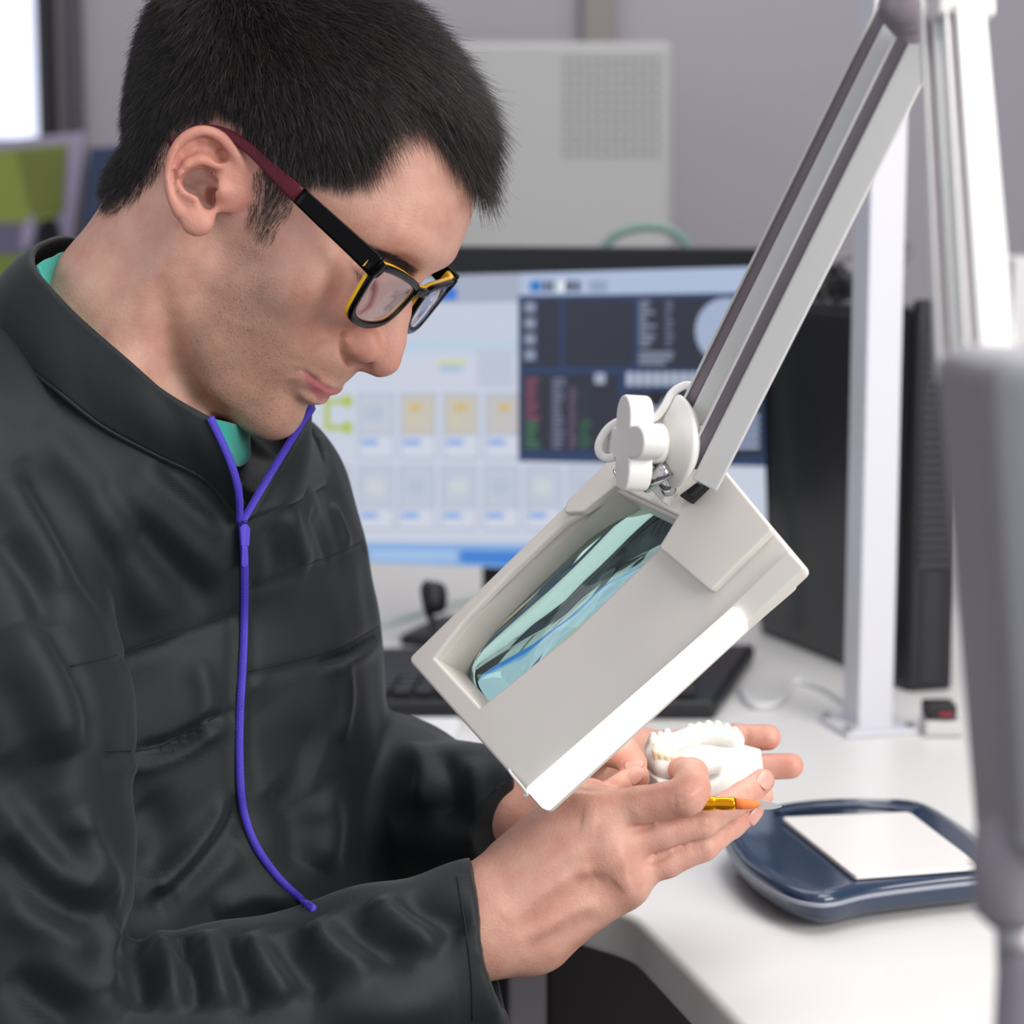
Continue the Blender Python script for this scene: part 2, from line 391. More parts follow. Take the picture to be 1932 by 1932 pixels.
for q in [(988, 566, 1012, 692), (1015, 566, 1056, 692), (1064, 565, 1196, 692), (1204, 563, 1432, 694), (986, 706, 1168, 850), (1184, 738, 1300, 850), (1306, 708, 1438, 862)]: rct(*q, '23273a', .0016)
th = np.linspace(0, 2 * math.pi, 40); pnl([(1370 + 58 * math.cos(t), 624 + 62 * math.sin(t)) for t in th[:-1]], 'a9b8d6', .002)
pnl([(1242 + 50 * math.cos(t), 800 + 48 * math.sin(t)) for t in th[:-1]], '9aa6c0', .002); pnl([(1238 + 13 * math.cos(t), 752 + 16 * math.sin(t)) for t in th[:-1]], '0c0e18', .0024); rct(1196, 812, 1290, 850, '23273a', .0024)
r0 = random.Random(4)
for y in range(570, 690, 30): rct(990, y, 1010, y + 20, '8f99b4', .002)
for y in range(568, 655, 9): rct(1206, y, 1206 + r0.randint(14, 32), y + 5, '8c97b0', .002); rct(1256, y, 1256 + r0.randint(8, 18), y + 5, '6c7690', .002)
for y in range(664, 690, 9): rct(1205, y, 1205 + r0.randint(50, 88), y + 6, '8a94ac', .002)
for y in range(714, 848, 9):
    rct(992, y, 992 + r0.randint(16, 28), y + 5, '8a4a62' if y < 790 else '3f7a58', .002); rct(1042, y, 1042 + r0.randint(12, 24), y + 5, '77809a', .002)
    if y > 730: rct(1074, y, 1074 + r0.randint(10, 16), y + 5, '6e5a74', .002); rct(1095, y, 1095 + r0.randint(8, 24), y + 5, '2f6a48' if y > 790 else '2c3148', .002)
for x in range(1182, 1306, 17): rct(x, 702, x + 13, 728, 'b9c4d8', .002)
rct(1122, 704, 1142, 724, 'aab2c8', .002)
for y in range(782, 852, 14): rct(1366, y, 1432, y + 8, 'a8b8d8', .002)
rct(1306, 866, 1438, 878, '1e3a64', .002)
for x, w_, c2 in [(1000, 22, '2a78c8'), (1026, 10, '2c3850'), (1040, 6, '2c3850'), (1050, 16, 'e8eef8'), (1068, 12, '2c3850'), (1084, 10, '2c3850'), (1112, 34, '98a6c4')]: pnl([(x, 530), (x + w_, 529), (x + w_, 550), (x, 551)], c2, .0008)
me = bpy.data.meshes.new('screen'); me.from_pydata([tuple(v) for v in SV], [], SF); [me.materials.append(m) for m in SMAT]; me.polygons.foreach_set('material_index', SM); me.update()
link(bpy.data.objects.new('screen', me), MO)
ms = MTL + mx * Wm * .5; box('stand_neck', (-.03, -HM_ - .09, -.07), (.03, -.12, -.035), BZ, MO, .004, axes=(mx, mz, mn), org=ms); fz = (ms[2] - .7505)
box('stand_foot', (-.12, -fz, -.15), (.12, -fz + .012, -.03), BZ, MO, .004, axes=(mx, mz, mn), org=ms)
# grey perforated panel
GP = mat('panel_grey', 'aaaaa9', .7); HOLEM = mat('punched_hole', '8b8a8b', .8)
p0 = onw(640, 62, 2.95); p1 = onw(1272, 78, 2.95); PN = thing('equipment_cabinet', 'pale grey metal cabinet with a square of punched holes behind the monitor', 'cabinet', ((p0[0] + p1[0]) / 2, 2.95, .75))
box('case', (p0[0], 2.95, .751), (p1[0], 3.35, p1[2]), GP, PN, .012)
vv = []
for i in range(11):
    for j in range(11):
        c = onw(1068 + i * 17.2, 112 + j * 17.8, 2.948); vv.append(tubedata([c, c + np.array([0, .003, 0])], .0034, 10))
V_, F_ = join_data(vv); ho = fixn(mesh('punched_holes', V_, F_, HOLEM, PN)); 
hoseP = [P(1118, 520, 2.30), P(1140, 466, 2.30), P(1170, 440, 2.30), P(1220, 428, 2.30), P(1270, 438, 2.30), P(1300, 468, 2.30), P(1318, 530, 2.30), P(1322, 700, 2.30), G(1330, 1200) * 0 + P(1325, 1200, 2.30)]
hoseP = [P(1105, 1150, 2.30), P(1108, 700, 2.30)] + hoseP
tag(tube('hose', smooth_line(hoseP, 6), .0052, mat('green_hose', '6f8f86', .4, coat=.3), None), 'green-grey hose arching up behind the top edge of the monitor', 'hose')
# computer tower
TW = thing('computer_tower', 'black computer tower with louvred front behind the white post', 'computer', tuple(G(1600, 1260)))
c0 = G(1702, 1302); cl = G(1432, 1192); cr2 = G(1785, 1296); hh = .362; BK = mat('tower_black', '1b1b20', .28, coat=.2); BK2 = mat('tower_front', '17171b', .4)
c3 = cl + (cr2 - c0)
prism('case', [c0, cr2, c3, cl], (0, 0, hh), BK, TW, .004)
fx = unit(cr2 - c0); fw_ = np.linalg.norm(cr2 - c0); fn_ = np.cross(fx, [0, 0, 1.]); fn_ = fn_ if fn_ @ FWD < 0 else -fn_
fp = box('front_panel', (0, .0, .0), (fw_, hh + .008, .012), BK2, TW, .004, axes=(fx, mz, fn_), org=c0)
for i in range(27): box('louvre', (.006, .12 + i * .0082, .012), (fw_ - .008, .1245 + i * .0082, .0155), mat('louvre_grey', '3a3a40', .4) if i == 0 else bpy.data.materials['louvre_grey'], fp, .0006, axes=(fx, mz, fn_), org=c0)
for i in range(14): box('side_vent', (.012, .012 + i * .0075, .012), (.03, .0155 + i * .0075, .0145), bpy.data.materials['louvre_grey'], fp, .0006, axes=(fx, mz, fn_), org=c0)
sn = np.cross(unit(c0 - cl), mz); sn = sn if sn @ FWD < 0 else -sn
box('side_panel', (.006, .008, 0), (np.linalg.norm(c0 - cl) - .006, hh - .01, .003), BK, TW, .002, axes=(unit(c0 - cl), mz, sn), org=cl)
CB = mat('cable_black', '1c1c20', .4); CGR = mat('cable_grey', '77757c', .5)
tz_ = .75 + hh
bl = []
for i in range(9):
    r = random.Random(i); bx_ = 1530 + r.random() * 70
    bl.append(tubedata(smooth_line([G(bx_ + r.uniform(-30, 30), 560 + r.uniform(-8, 16), tz_ + .006) * 0 + P(bx_ + r.uniform(-28, 28), 552 - k * 6 + r.uniform(-12, 12), 2.0 + r.uniform(-.04, .04)) for k in range(6)], 5), .0075, 8))
V_, F_ = join_data(bl); tag(fixn(mesh('cable_bundle', V_, F_, CB, None)), 'tangle of black cables lying on top of the computer tower', 'cable')
tag(tube('cable', smooth_line([P(1545, 545, 2.02), P(1565, 500, 2.02), P(1610, 480, 2.02), P(1660, 478, 2.02), P(1700, 492, 2.02), P(1716, 470, 2.02), P(1700, 448, 2.02), P(1668, 450, 2.02)], 6), .0042, CGR, None), 'thin grey cable looping above the computer tower behind the white post', 'cable')
# white post
PB = G(1652, 1381); PO = thing('white_post', 'square white metal post bolted to the desk in front of the computer tower', 'post', tuple(PB))
PW = mat('post_white', 'd0d0d8', .45); hw = .0178; rz = math.radians(14); pa = np.array([math.cos(rz), math.sin(rz), 0]); pb = np.array([-math.sin(rz), math.cos(rz), 0])
box('upright', (-hw * .92, -hw, .0), (hw * .92, hw, 1.6), PW, PO, .002, axes=(pa, pb, mz), org=PB + pb * .018); pf = box('base_plate', (-.034, -.018, .0005), (.034, .05, .005), PW, PO, .001, axes=(pa, pb, mz), org=PB)
for x in (-.029, .029):
    for y in (-.008, .042): lathe('bolt', [(.0038, 0), (.0038, .003), (.0025, .004)], PB + pa * x + pb * y + mz * .005, mz, CHR_ if False else mat('bolt_steel', '9a9a9c', .3, metal=1), PO, 12)
# keyboard
KB = thing('keyboard', 'black keyboard lying on the desk below the monitor', 'keyboard', tuple(G(1000, 1280)))
ka, kb_, kc, kd_ = G(560, 1222, .768), G(1425, 1214, .768), G(1350, 1322, .768), G(560, 1322, .768); KM = mat('key_black', '1d1b20', .5); KC = mat('keyboard_case', '18171c', .45)
prism('case', [ka, kb_, kc, kd_], (0, 0, -.0175), KC, KB, .005)
kx = unit(kc - kd_); ky = unit(np.cross(mz, kx)); ky = ky if ky[1] > 0 else -ky; kw = np.linalg.norm(kc - kd_) / 19; proto = None
for r_ in range(4):
    for i in range(18):
        o_ = kd_ + kx * (kw * (i + .3 + r_ * .12)) + ky * (.012 + r_ * .021) + mz * .0005
        if proto is None: k_ = box('key', (0, 0, 0), (kw * .86, .0165, .006), KM, KB, .0012, axes=(kx, ky, mz), org=(0, 0, 0)); proto = k_
        else: k_ = proto.copy(); COL.objects.link(k_); k_.parent = KB
        k_.location = Vector(o_)
# things between keyboard and monitor
HB = thing('headset', 'black headset cup hanging on its stalk under the monitor edge', 'headset', tuple(G(818, 1235)))
lathe('ear_cup', [(.004, -.010), (.013, -.008), (.016, 0), (.013, .008), (.004, .010)], P(820, 1128, 1.98), camv(.9, 0, -.3), mat('headset_black', '141418', .5), HB, 24)
tube('headband', smooth_line([P(812, 1098, 1.99), P(800, 1110, 1.99), P(806, 1150, 1.985), P(818, 1180, 1.98), P(812, 1212, 1.97)], 5), .0035, bpy.data.materials['headset_black'], HB)
tag(tube('cable', smooth_line([G(720, 1180, .753), G(800, 1155, .753), G(900, 1130, .753), G(960, 1118, .753)], 6), .0035, mat('cable_pale_green', 'c2d4cc', .5), None), 'pale green cable lying on the desk below the monitor', 'cable')
ad = thing('power_adapter', 'small black and white box on the desk to the right of the post', 'adapter', tuple(G(1775, 1390))); q0 = G(1745, 1392)
box('casing', (0, 0, 0), (.034, .03, .014), mat('adapter_white', 'c9c9c6', .5), ad, .003, org=q0 + mz * .0005, axes=(np.array([1., 0, 0]), np.array([0, 1., 0]), mz)); box('lid', (.001, .002, 0), (.028, .028, .014), mat('adapter_black', '1a181c', .5), ad, .003, org=q0 + mz * .0148, axes=(np.array([1., 0, 0]), np.array([0, 1., 0]), mz)); box('indicator', (.012, -.0005, .004), (.024, .0, .008), mat('adapter_red', '8a2a3a', .5), ad, .0, org=q0 + mz * .0148, axes=(np.array([1., 0, 0]), np.array([0, 1., 0]), mz))
tag(tube('cable', smooth_line([G(1398, 1300, .7535), G(1420, 1330, .7535), G(1470, 1325, .7535), G(1500, 1285, .7535), G(1560, 1300, .7535), G(1600, 1330, .7535)], 6), .0032, mat('cable_white', 'dcdcdc', .5), None), 'white cable curling on the desk between keyboard and post', 'cable')
tag(prism('paper_tray', [G(735, 1400, .765), G(850, 1400, .765), G(870, 1352, .765), G(740, 1352, .765)], (0, 0, -.0145), mat('tray_white', 'e4e4e6', .5), None, .003), 'low white tray on the desk between the man and the lamp', 'tray')
# framed picture and navy binder at far left
def FP(px, py, d=3.3): return P(px, py, d)
PC = thing('framed_picture', 'framed sports picture of a player on green grass under the window', 'picture', tuple(FP(60, 560)))
fd = lambda x: 3.3 - (x + 200) / 358 * .15
fo = [FP(-200, 285, fd(-200)), FP(158, 248, fd(158)), FP(112, 640, fd(112)), FP(-200, 640, fd(-200))]; prism('picture_frame', fo, FWD * .02, mat('frame_lilac', 'a49cb4', .5), PC, .004)
def pp_(pts, col, d, nm='print'): return prism(nm, [FP(x, y, 3.3 - (x + 200) / 358 * .15 - d) for x, y in pts], FWD * .0006, mat('ink_' + col, col, .6), PC)
pp_([(-190, 300), (128, 272), (104, 420), (-190, 420)], '8f9c4c', .004); pp_([(30, 285), (126, 278), (118, 400), (60, 410)], '77803f', .006, 'print_shade'); pp_([(-190, 420), (104, 420), (90, 480), (-190, 480)], '6e6a80', .004, 'print_crowd')
pp_([(-190, 480), (90, 480), (84, 530), (-190, 530)], '7f8c40', .004, 'print_grass'); pp_([(-190, 530), (84, 530), (76, 560), (-190, 560)], 'b6a9b8', .004, 'print_band'); pp_([(-190, 560), (76, 560), (70, 600), (-190, 600)], 'a2485a', .004, 'print_red_band')
pp_([(68, 440), (78, 415), (104, 412), (114, 440), (106, 470), (70, 470)], '16151c', .008, 'player_figure'); pp_([(40, 430), (62, 400), (66, 440), (50, 470), (38, 470)], 'a59cb8', .008, 'player_sleeve')
tag(prism('binder', [P(168, 278, 3.0), P(330, 270, 3.0), P(330, 1003, 3.0), P(110, 1003, 3.0)], FWD * .06, mat('navy_board', '20304c', .6), None, .004), 'dark navy board standing behind the man\'s neck', 'board')
tag(box('low_shelf', (-1.6, 3.1, 0), (-.92, 3.55, P(60, 640, 3.2)[2] - .012), mat('shelf_grey', '8c8a92', .6), None, .004), 'grey shelf under the window carrying the framed picture', 'shelf')
# kitchen-style scale with white plate
SCL = thing('digital_scale', 'navy blue digital scale with white weighing plate on the desk', 'scale', tuple(G(1600, 1620)))
NVY = mat('navy_gloss', '26374f', .18, coat=.5, var=.08, vscale=60); NVS = mat('navy_side', '2c3644', .35); 
ol = [(1370, 1592), (1384, 1568), (1420, 1545), (1480, 1530), (1560, 1522), (1650, 1521), (1735, 1527), (1800, 1560), (1870, 1610), (1905, 1645), (1880, 1660), (1760, 1674), (1640, 1690), (1572, 1706), (1530, 1706), (1480, 1692), (1420, 1655), (1385, 1620)]
zt = .773; PT = smooth_line([G(x, y - 8, zt) for x, y in ol] + [G(ol[0][0], ol[0][1] - 8, zt)], 4)[:-1]; cen = PT.mean(0); n = len(PT); V_ = []; ringsz = [(-.018, .90), (-.012, .97), (-.004, .995), (0, 1.0), (.0025, .985), (.004, .95), (.0045, .88)]
for dz, sc_ in ringsz:
    for q in PT: V_.append(cen + (q - cen) * sc_ + mz * dz)
F_ = [(r * n + i, r * n + (i + 1) % n, (r + 1) * n + (i + 1) % n, (r + 1) * n + i) for r in range(len(ringsz) - 1) for i in range(n)] + [tuple(range(n))[::-1], tuple((len(ringsz) - 1) * n + i for i in range(n))]
fixn(mesh('scale_body', V_, F_, NVY, SCL))
rim_ = [cen + (q - cen) * 1.001 + mz * -.003 for q in PT]; tube('lower_rim', rim_ + [rim_[0]], .0016, mat('rim_grey', '8f93a0', .4), SCL, seg=8)
zp = zt + .0085; pts = [G(*q, zp) for q in rc([(1474, 1541), (1716, 1531), (1850, 1632), (1612, 1651)], 8)]; prism('weighing_plate', pts, (0, 0, -.0035), mat('plate_white', 'efebe8', .35, coat=.2), SCL, .0008)['label'] = 'white weighing plate'
tube('rear_handle', smooth_line([G(1462, 1536, zt + .004), G(1540, 1523, zt + .010), G(1640, 1520, zt + .011), G(1735, 1528, zt + .005)], 6), .0028, NVY, SCL)
for x, y in ((1568, 1716), (1400, 1650), (1800, 1665)): lathe('foot', [(.005, 0), (.005, .006)], G(x, y, .7505), mz, mat('foot_white', 'd8d8d4', .5), SCL, 16)

wb = P(1913, 487, 2.3); tag(box('white_carton', (wb[0], wb[1], .7505), (wb[0] + .2, wb[1] + .15, wb[2]), mat('carton_white', 'dedede', .6), None, .003), 'tall white carton standing on the desk at the right edge', 'carton')
# ============================================================ the man: skin
HS = unit(camv(.257, .04, .965)); _p = math.radians(40)
HF = camv(math.cos(_p) * .966, -math.sin(_p), -math.cos(_p) * .25); HF = unit(HF - HS * (HF @ HS)); HU = np.cross(HF, HS)
HU = HU if HU[2] > 0 else -HU
HO = P(400, 370, 1.22)
def H(f, s, u): return HO + (HF * f + HS * s + HU * u) / 1000     # head coordinates in mm
def toH(V): q = (np.asarray(V) - HO) * 1000; return q @ HF, q @ HS, q @ HU
HAX = np.array([HF, HS, HU])
LV = [  # u, centre f, half contours (f, s) from front to back
 (118, 25, [(78, 0), (74, 20), (62, 36), (42, 48), (10, 53), (-25, 44), (-48, 24), (-55, 0)]),
 (103, 25, [(112, 0), (106, 24), (90, 42), (60, 58), (15, 65), (-30, 55), (-62, 32), (-70, 0)]),
 (88, 25, [(122, 0), (116, 25), (101, 44), (68, 61), (15, 71), (-35, 60), (-70, 34), (-78, 0)]),
 (72, 25, [(128, 0), (123, 25), (108, 45), (74, 62), (15, 73), (-35, 62), (-72, 35), (-81, 0)]),
 (57, 25, [(131, 0), (127, 24), (113, 46), (82, 62), (18, 73), (-35, 61), (-72, 34), (-81, 0)]),
 (47, 25, [(127, 0), (122, 20), (112, 44), (84, 61), (20, 72), (-35, 60), (-70, 34), (-79, 0)]),
 (36, 25, [(119, 0), (111, 20), (103, 42), (83, 60), (25, 70), (-34, 57), (-66, 32), (-74, 0)]),
 (22, 28, [(121, 0), (117, 22), (111, 41), (88, 60), (30, 69), (-30, 54), (-60, 30), (-68, 0)]),
 (6, 34, [(125, 0), (122, 20), (116, 38), (95, 56), (38, 66), (-22, 52), (-50, 28), (-58, 0)]),
 (-8, 42, [(129, 0), (124, 18), (114, 36), (93, 56), (45, 63), (0, 50), (-25, 28), (-32, 0)]),
 (-24, 50, [(131, 0), (124, 18), (110, 36), (88, 53), (54, 61), (18, 50), (5, 28), (0, 0)]),
 (-40, 58, [(127, 0), (120, 18), (106, 34), (86, 48), (56, 56), (30, 50), (22, 28), (20, 0)]),
 (-55, 62, [(119, 0), (114, 17), (102, 31), (84, 44), (60, 51), (38, 48), (32, 26), (30, 0)]),
 (-68, 68, [(120, 0), (115, 16), (102, 28), (84, 39), (64, 44), (48, 42), (42, 22), (40, 0)]),
 (-80, 74, [(116, 0), (110, 15), (98, 25), (84, 33), (70, 36), (58, 32), (54, 18), (52, 0)]),
 (-88, 78, [(106, 0), (102, 11), (94, 17), (84, 22), (75, 22), (68, 18), (65, 10), (64, 0)]),
 (-93, 80, [(88, 0), (87, 3), (84, 5), (80, 6), (76, 5), (74, 4), (72, 2), (72, 0)])]
def head_prim():
    NT = 91; th = np.linspace(0, math.pi, NT); us = []; fcs = []; rows = []
    for u, fc, c in LV:
        q = smooth_line([(c[1][0], -c[1][1])] + c + [(c[-2][0], -c[-2][1])], 10); q = q[(q[:, 1] > -1e-6)]
        a = np.arctan2(np.maximum(q[:, 1], 0), q[:, 0] - fc); r = np.hypot(q[:, 0] - fc, q[:, 1]); o = np.argsort(a)
        rows.append(np.interp(th, a[o], r[o])); us.append(u); fcs.append(fc)
    us = np.array(us)[::-1]; fcs = np.array(fcs)[::-1]; rows = np.array(rows)[::-1]
    ug = np.arange(-95, 121, 1.0); T = np.zeros((len(ug), NT)); FC = np.zeros(len(ug))
    def cub(y):      # Hermite (finite difference) interpolation over the levels
        m = np.gradient(y, us, axis=0); i = np.clip(np.searchsorted(us, ug) - 1, 0, len(us) - 2); h = us[i + 1] - us[i]; t = np.clip((ug - us[i]) / h, 0, 1)
        if y.ndim > 1: h = h[:, None]; t = t[:, None]
        return (2 * t ** 3 - 3 * t * t + 1) * y[i] + (t ** 3 - 2 * t * t + t) * h * m[i] + (3 * t * t - 2 * t ** 3) * y[i + 1] + (t ** 3 - t * t) * h * m[i + 1]
    T = cub(rows); FC = cub(fcs.astype(float))
    T[ug > 118] = T[ug <= 118][-1]; T[ug < -93] = 0
    for _ in range(3): T[:, 1:-1] = (T[:, :-2] + 2 * T[:, 1:-1] + T[:, 2:]) / 4
    def f(X):
        q = (X - HO) * 1000; a = q @ HF; s = q @ HS; u = q @ HU
        uu = np.clip(u + 95, 0, len(ug) - 1.001); i = uu.astype(int); t = uu - i
        fc = FC[i] * (1 - t) + FC[i + 1] * t; x = a - fc; r = np.hypot(x, s); an = np.arctan2(np.abs(s), x) / math.pi * (NT - 1)
        j = np.clip(an.astype(int), 0, NT - 2); v = an - j
        R = (T[i, j] * (1 - v) + T[i, j + 1] * v) * (1 - t) + (T[i + 1, j] * (1 - v) + T[i + 1, j + 1] * v) * t
        d = (r - R) * .8; d = np.maximum(d, (u - 112) * .8); d = np.maximum(d, (-94 - u)); return d / 1000
    return Prim(f, H(25, 0, 10), .135)
def hell(f, s, u, rf, rs, ru, tilt=0, yaw=0):
    t = math.radians(tilt); y = math.radians(yaw); a = HF * math.cos(t) + HU * math.sin(t); c = HU * math.cos(t) - HF * math.sin(t)
    a2 = a * math.cos(y) + HS * math.sin(y); b2 = HS * math.cos(y) - a * math.sin(y)
    return ell(H(f, s, u), (rf / 1000, rs / 1000, ru / 1000), [a2, b2, c])
def both(op, k, fn): return [(op, k, fn(-1)), (op, k, fn(1))]
ops = [('u', .001, head_prim()), ('u', .016, hell(27, 0, 60, 98, 72, 86))]
ops.append(('u', .02, hell(-16, 0, -12, 33, 40, 32)))
# brow, cheekbones, eye sockets and lids
ops += both('u', .008, lambda g: hell(116, g * 24, 56, 8.5, 20, 8, 0, g * 22))
ops += both('u', .014, lambda g: hell(84, g * 49, 10, 22, 9, 20, 0, g * 35))
ops += both('s', .009, lambda g: hell(124, g * 29, 38, 8.5, 14, 9, 0, g * 15))
ops += both('u', .004, lambda g: hell(102.5, g * 31, 34, 13.2, 14, 12.6))
# nose
NB = [H(118, 0, 46), H(121.5, 0, 33), H(128.3, 0, 19), H(136, 0, 4), H(142, 0, -5)]
ops.append(('u', .009, chain(NB[:4], [.0065, .0062, .0072, .0085], .004)))
ops.append(('u', .006, cap(H(114, 0, 30), H(125, 0, 0), .009, .015)))
ops.append(('u', .007, hell(138.5, 0, -7, 10.5, 9, 9.5)))
ops += both('u', .0025, lambda g: hell(128, g * 14.5, -5, 11.8, 7.2, 9.8, -28, g * -12))
ops.append(('u', .004, cap(H(128, 0, -17), H(140, 0, -13), .0045, .0045)))
ops += both('s', .002, lambda g: hell(132.5, g * 7, -17, 6.5, 3.0, 4.5, 20, g * -15))
# lips and chin
ops.append(('u', .004, hell(122.5, 0, -38.5, 7, 18, 4.2, -10)))
ops.append(('u', .004, hell(119.5, 0, -49, 7.5, 16, 5.2, 10)))
ops.append(('s', .005, hell(128, 0, -59, 6, 17, 4)))
ops.append(('u', .012, hell(107, 0, -74, 13, 17, 13)))
# ear, near and far (the far one mirrored)
ED = [None]
def earpts(g):
    base = pix(H(20, -76, 20))[2]
    def E(cx, cy, z):     # ear drawn in the plane turned to the front of the head; z mm outwards
        w = P(280 + .1346 * cx, 210 + .1346 * cy, base - (z + 3) / 1000)
        if g > 0:
            f, s, u = toH(w); w = H(f, -s, u)
        return w
    return E
def ear(g):
    E = earpts(g); mm = .1346 * 1.14 / 4.025; px = lambda r: r * mm / 1000
    nrm = unit(E(700, 900, 1) - E(700, 900, 0)); ex = unit(E(800, 900, 0) - E(700, 900, 0)); ey = np.cross(nrm, ex); A = [ex, ey, nrm]
    o = []
    o.append(('u', .001, ell(E(800, 780, 1), (px(520), px(560), .0032), A)))
    o.append(('u', .004, ell(E(660, 1330, 1.5), (px(300), px(330), .0036), A)))
    o.append(('u', .004, ell(E(690, 1570, 2.5), (px(215), px(185), .0042), A)))
    o.append(('u', .004, ell(E(1120, 1000, -3), (px(330), px(420), .0065), A)))
    hx = [(1330, 900, -2), (1275, 720, 1.5), (1165, 520, 4), (990, 350, 5.5), (780, 280, 6.5), (590, 325, 7), (430, 455, 7), (330, 630, 7), (283, 850, 6.5), (285, 1040, 6), (335, 1230, 5), (430, 1420, 4)]
    rr = [95, 95, 92, 92, 88, 84, 78, 70, 66, 68, 80, 95]
    hl = smooth_line([E(*q) for q in hx], 3); rl = np.interp(np.linspace(0, 1, len(hl)), np.linspace(0, 1, len(rr)), rr)
    helix = chain(hl, [px(r) * .88 for r in rl], .001)
    # scapha and concha hollows
    o.append(('s', .002, chain([E(*q) for q in [(1060, 600, 4.2), (900, 520, 5.2), (700, 500, 6.2), (520, 600, 6.8), (425, 800, 7), (400, 1000, 7), (440, 1180, 6)]], [px(95), px(110), px(90), px(75), px(62), px(50), px(36)], .001)))
    o.append(('u', .0022, helix))
    o.append(('u', .003, chain([E(*q) for q in [(1080, 790, 1.5), (900, 735, 3.5), (720, 690, 4.6), (560, 740, 5.6), (470, 880, 6), (455, 1030, 5.6), (520, 1150, 5.2), (640, 1210, 5), (720, 1270, 4)]], [px(38), px(50), px(62), px(62), px(58), px(54), px(58), px(64), px(50)], .002)))
    o.append(('s', .0028, ell(E(760, 985, 3.0), (px(300), px(185), .0095), A)))
    o.append(('s', .002, ell(E(830, 1180, 3.5), (px(120), px(200), .0105), A)))
    o.append(('u', .003, chain([E(*q) for q in [(1200, 900, 0), (1000, 915, 1), (800, 925, -1.2)]], [px(75), px(55), px(45)], .002)))
    o.append(('u', .003, ell(E(1040, 1110, 1), (px(125), px(150), .0055), A)))
    return Grp(o)
ops += [('u', .003, ear(-1)), ('u', .003, ear(1))]
for g_ in (-1, 1):
    E_ = earpts(g_); n_ = unit(E_(700, 900, 1) - E_(700, 900, 0)); x_ = unit(E_(800, 900, 0) - E_(700, 900, 0)); A_ = [x_, np.cross(n_, x_), n_]
    ops.append(('s', .0022, ell(E_(790, 1060, -1), (.0095, .0062, .0085), A_))); ops.append(('s', .0018, ell(E_(860, 1200, -6), (.0042, .0062, .013), A_))); ops.append(('s', .002, ell(E_(1000, 620, 3.2), (.0042, .0042, .0042), A_)))
# neck and shoulders down into the jacket
ops.append(('u', .016, chain([H(8, 0, -20), P(255, 605, 1.228), P(150, 800, 1.228)], [.055, .0525, .064], .01)))
ops.append(('u', .010, cap(H(26, 0, -55), P(285, 830, 1.22), .030, .036)))
ops.append(('u', .014, chain([H(28, -52, -22), P(235, 640, 1.19), P(205, 830, 1.17)], [.016, .017, .018], .01)))     # neck muscle
ops.append(('u', .03, cap(P(190, 900, 1.27), P(230, 1500, 1.30), .06, .09)))
SHN, ELN, WRN = P(-80, 960, 1.16), P(20, 2010, 1.10), P(905, 1735, 1.17)
SHF, ELF, WRF = P(420, 1010, 1.42), P(560, 1570, 1.42), P(985, 1520, 1.275)
ops.append(('u', .02, chain([P(150, 870, 1.24), SHN, ELN, P(560, 1918, 1.145), WRN], [.045, .045, .036, .030, .027], .01)))
ops.append(('u', .02, chain([P(170, 850, 1.25), SHF, ELF, WRF], [.045, .045, .034, .026], .01)))
BODY_OPS = ops
# ---- near hand (back of the hand towards us)
def hz(cx, cy, d): return P(1060 + .2484 * cx, 1340 + .2484 * cy, d)
def finger(pts, rs): return chain(pts, [r / 1000 for r in rs], .003)
WN = WRN
palmN = Grp([('u', .001, cap(WN, hz(250, 900, 1.170), .027, .0225)),
  ('u', .012, cap(P(925, 1755, 1.175), hz(420, 1290, 1.178), .025, .0185)),
  ('u', .012, cap(P(1000, 1650, 1.185), hz(160, 800, 1.185), .026, .021)),
  ('u', .012, cap(P(1000, 1745, 1.185), hz(300, 1130, 1.190), .028, .022)),
  ('u', .008, cap(hz(300, 790, 1.163), hz(380, 1060, 1.162), .0115, .0115)),
  ('u', .008, cap(hz(380, 1060, 1.162), hz(520, 1310, 1.168), .0115, .0105))])
fN = Grp([('u', .001, finger([hz(250, 770, 1.166), hz(600, 720, 1.158), hz(940, 660, 1.150), hz(985, 600, 1.152), hz(985, 490, 1.167), hz(905, 455, 1.184)], [11.6, 10.0, 10.5, 10.0, 9.0, 7.6])),
  ('u', .0012, finger([hz(380, 1040, 1.166), hz(760, 920, 1.166), hz(1060, 845, 1.168), hz(1390, 650, 1.186), hz(1525, 535, 1.196)], [10.6, 9.4, 9.2, 8.0, 6.9])),
  ('u', .0012, finger([hz(500, 1240, 1.172), hz(800, 1150, 1.172), hz(1070, 1030, 1.174), hz(1290, 870, 1.186), hz(1450, 760, 1.196)], [9.8, 8.6, 8.4, 7.3, 6.3])),
  ('u', .0012, finger([hz(560, 1150, 1.190), hz(1100, 920, 1.196), hz(1400, 740, 1.204), hz(1525, 650, 1.212)], [8.4, 7.8, 7.0, 6.4]))])
thN = finger([P(1000, 1640, 1.20), hz(200, 760, 1.205), hz(470, 600, 1.203), hz(580, 520, 1.203)], [15, 11, 9, 6.6])
handN = Grp([('u', .001, palmN), ('u', .006, fN), ('u', .006, thN)])
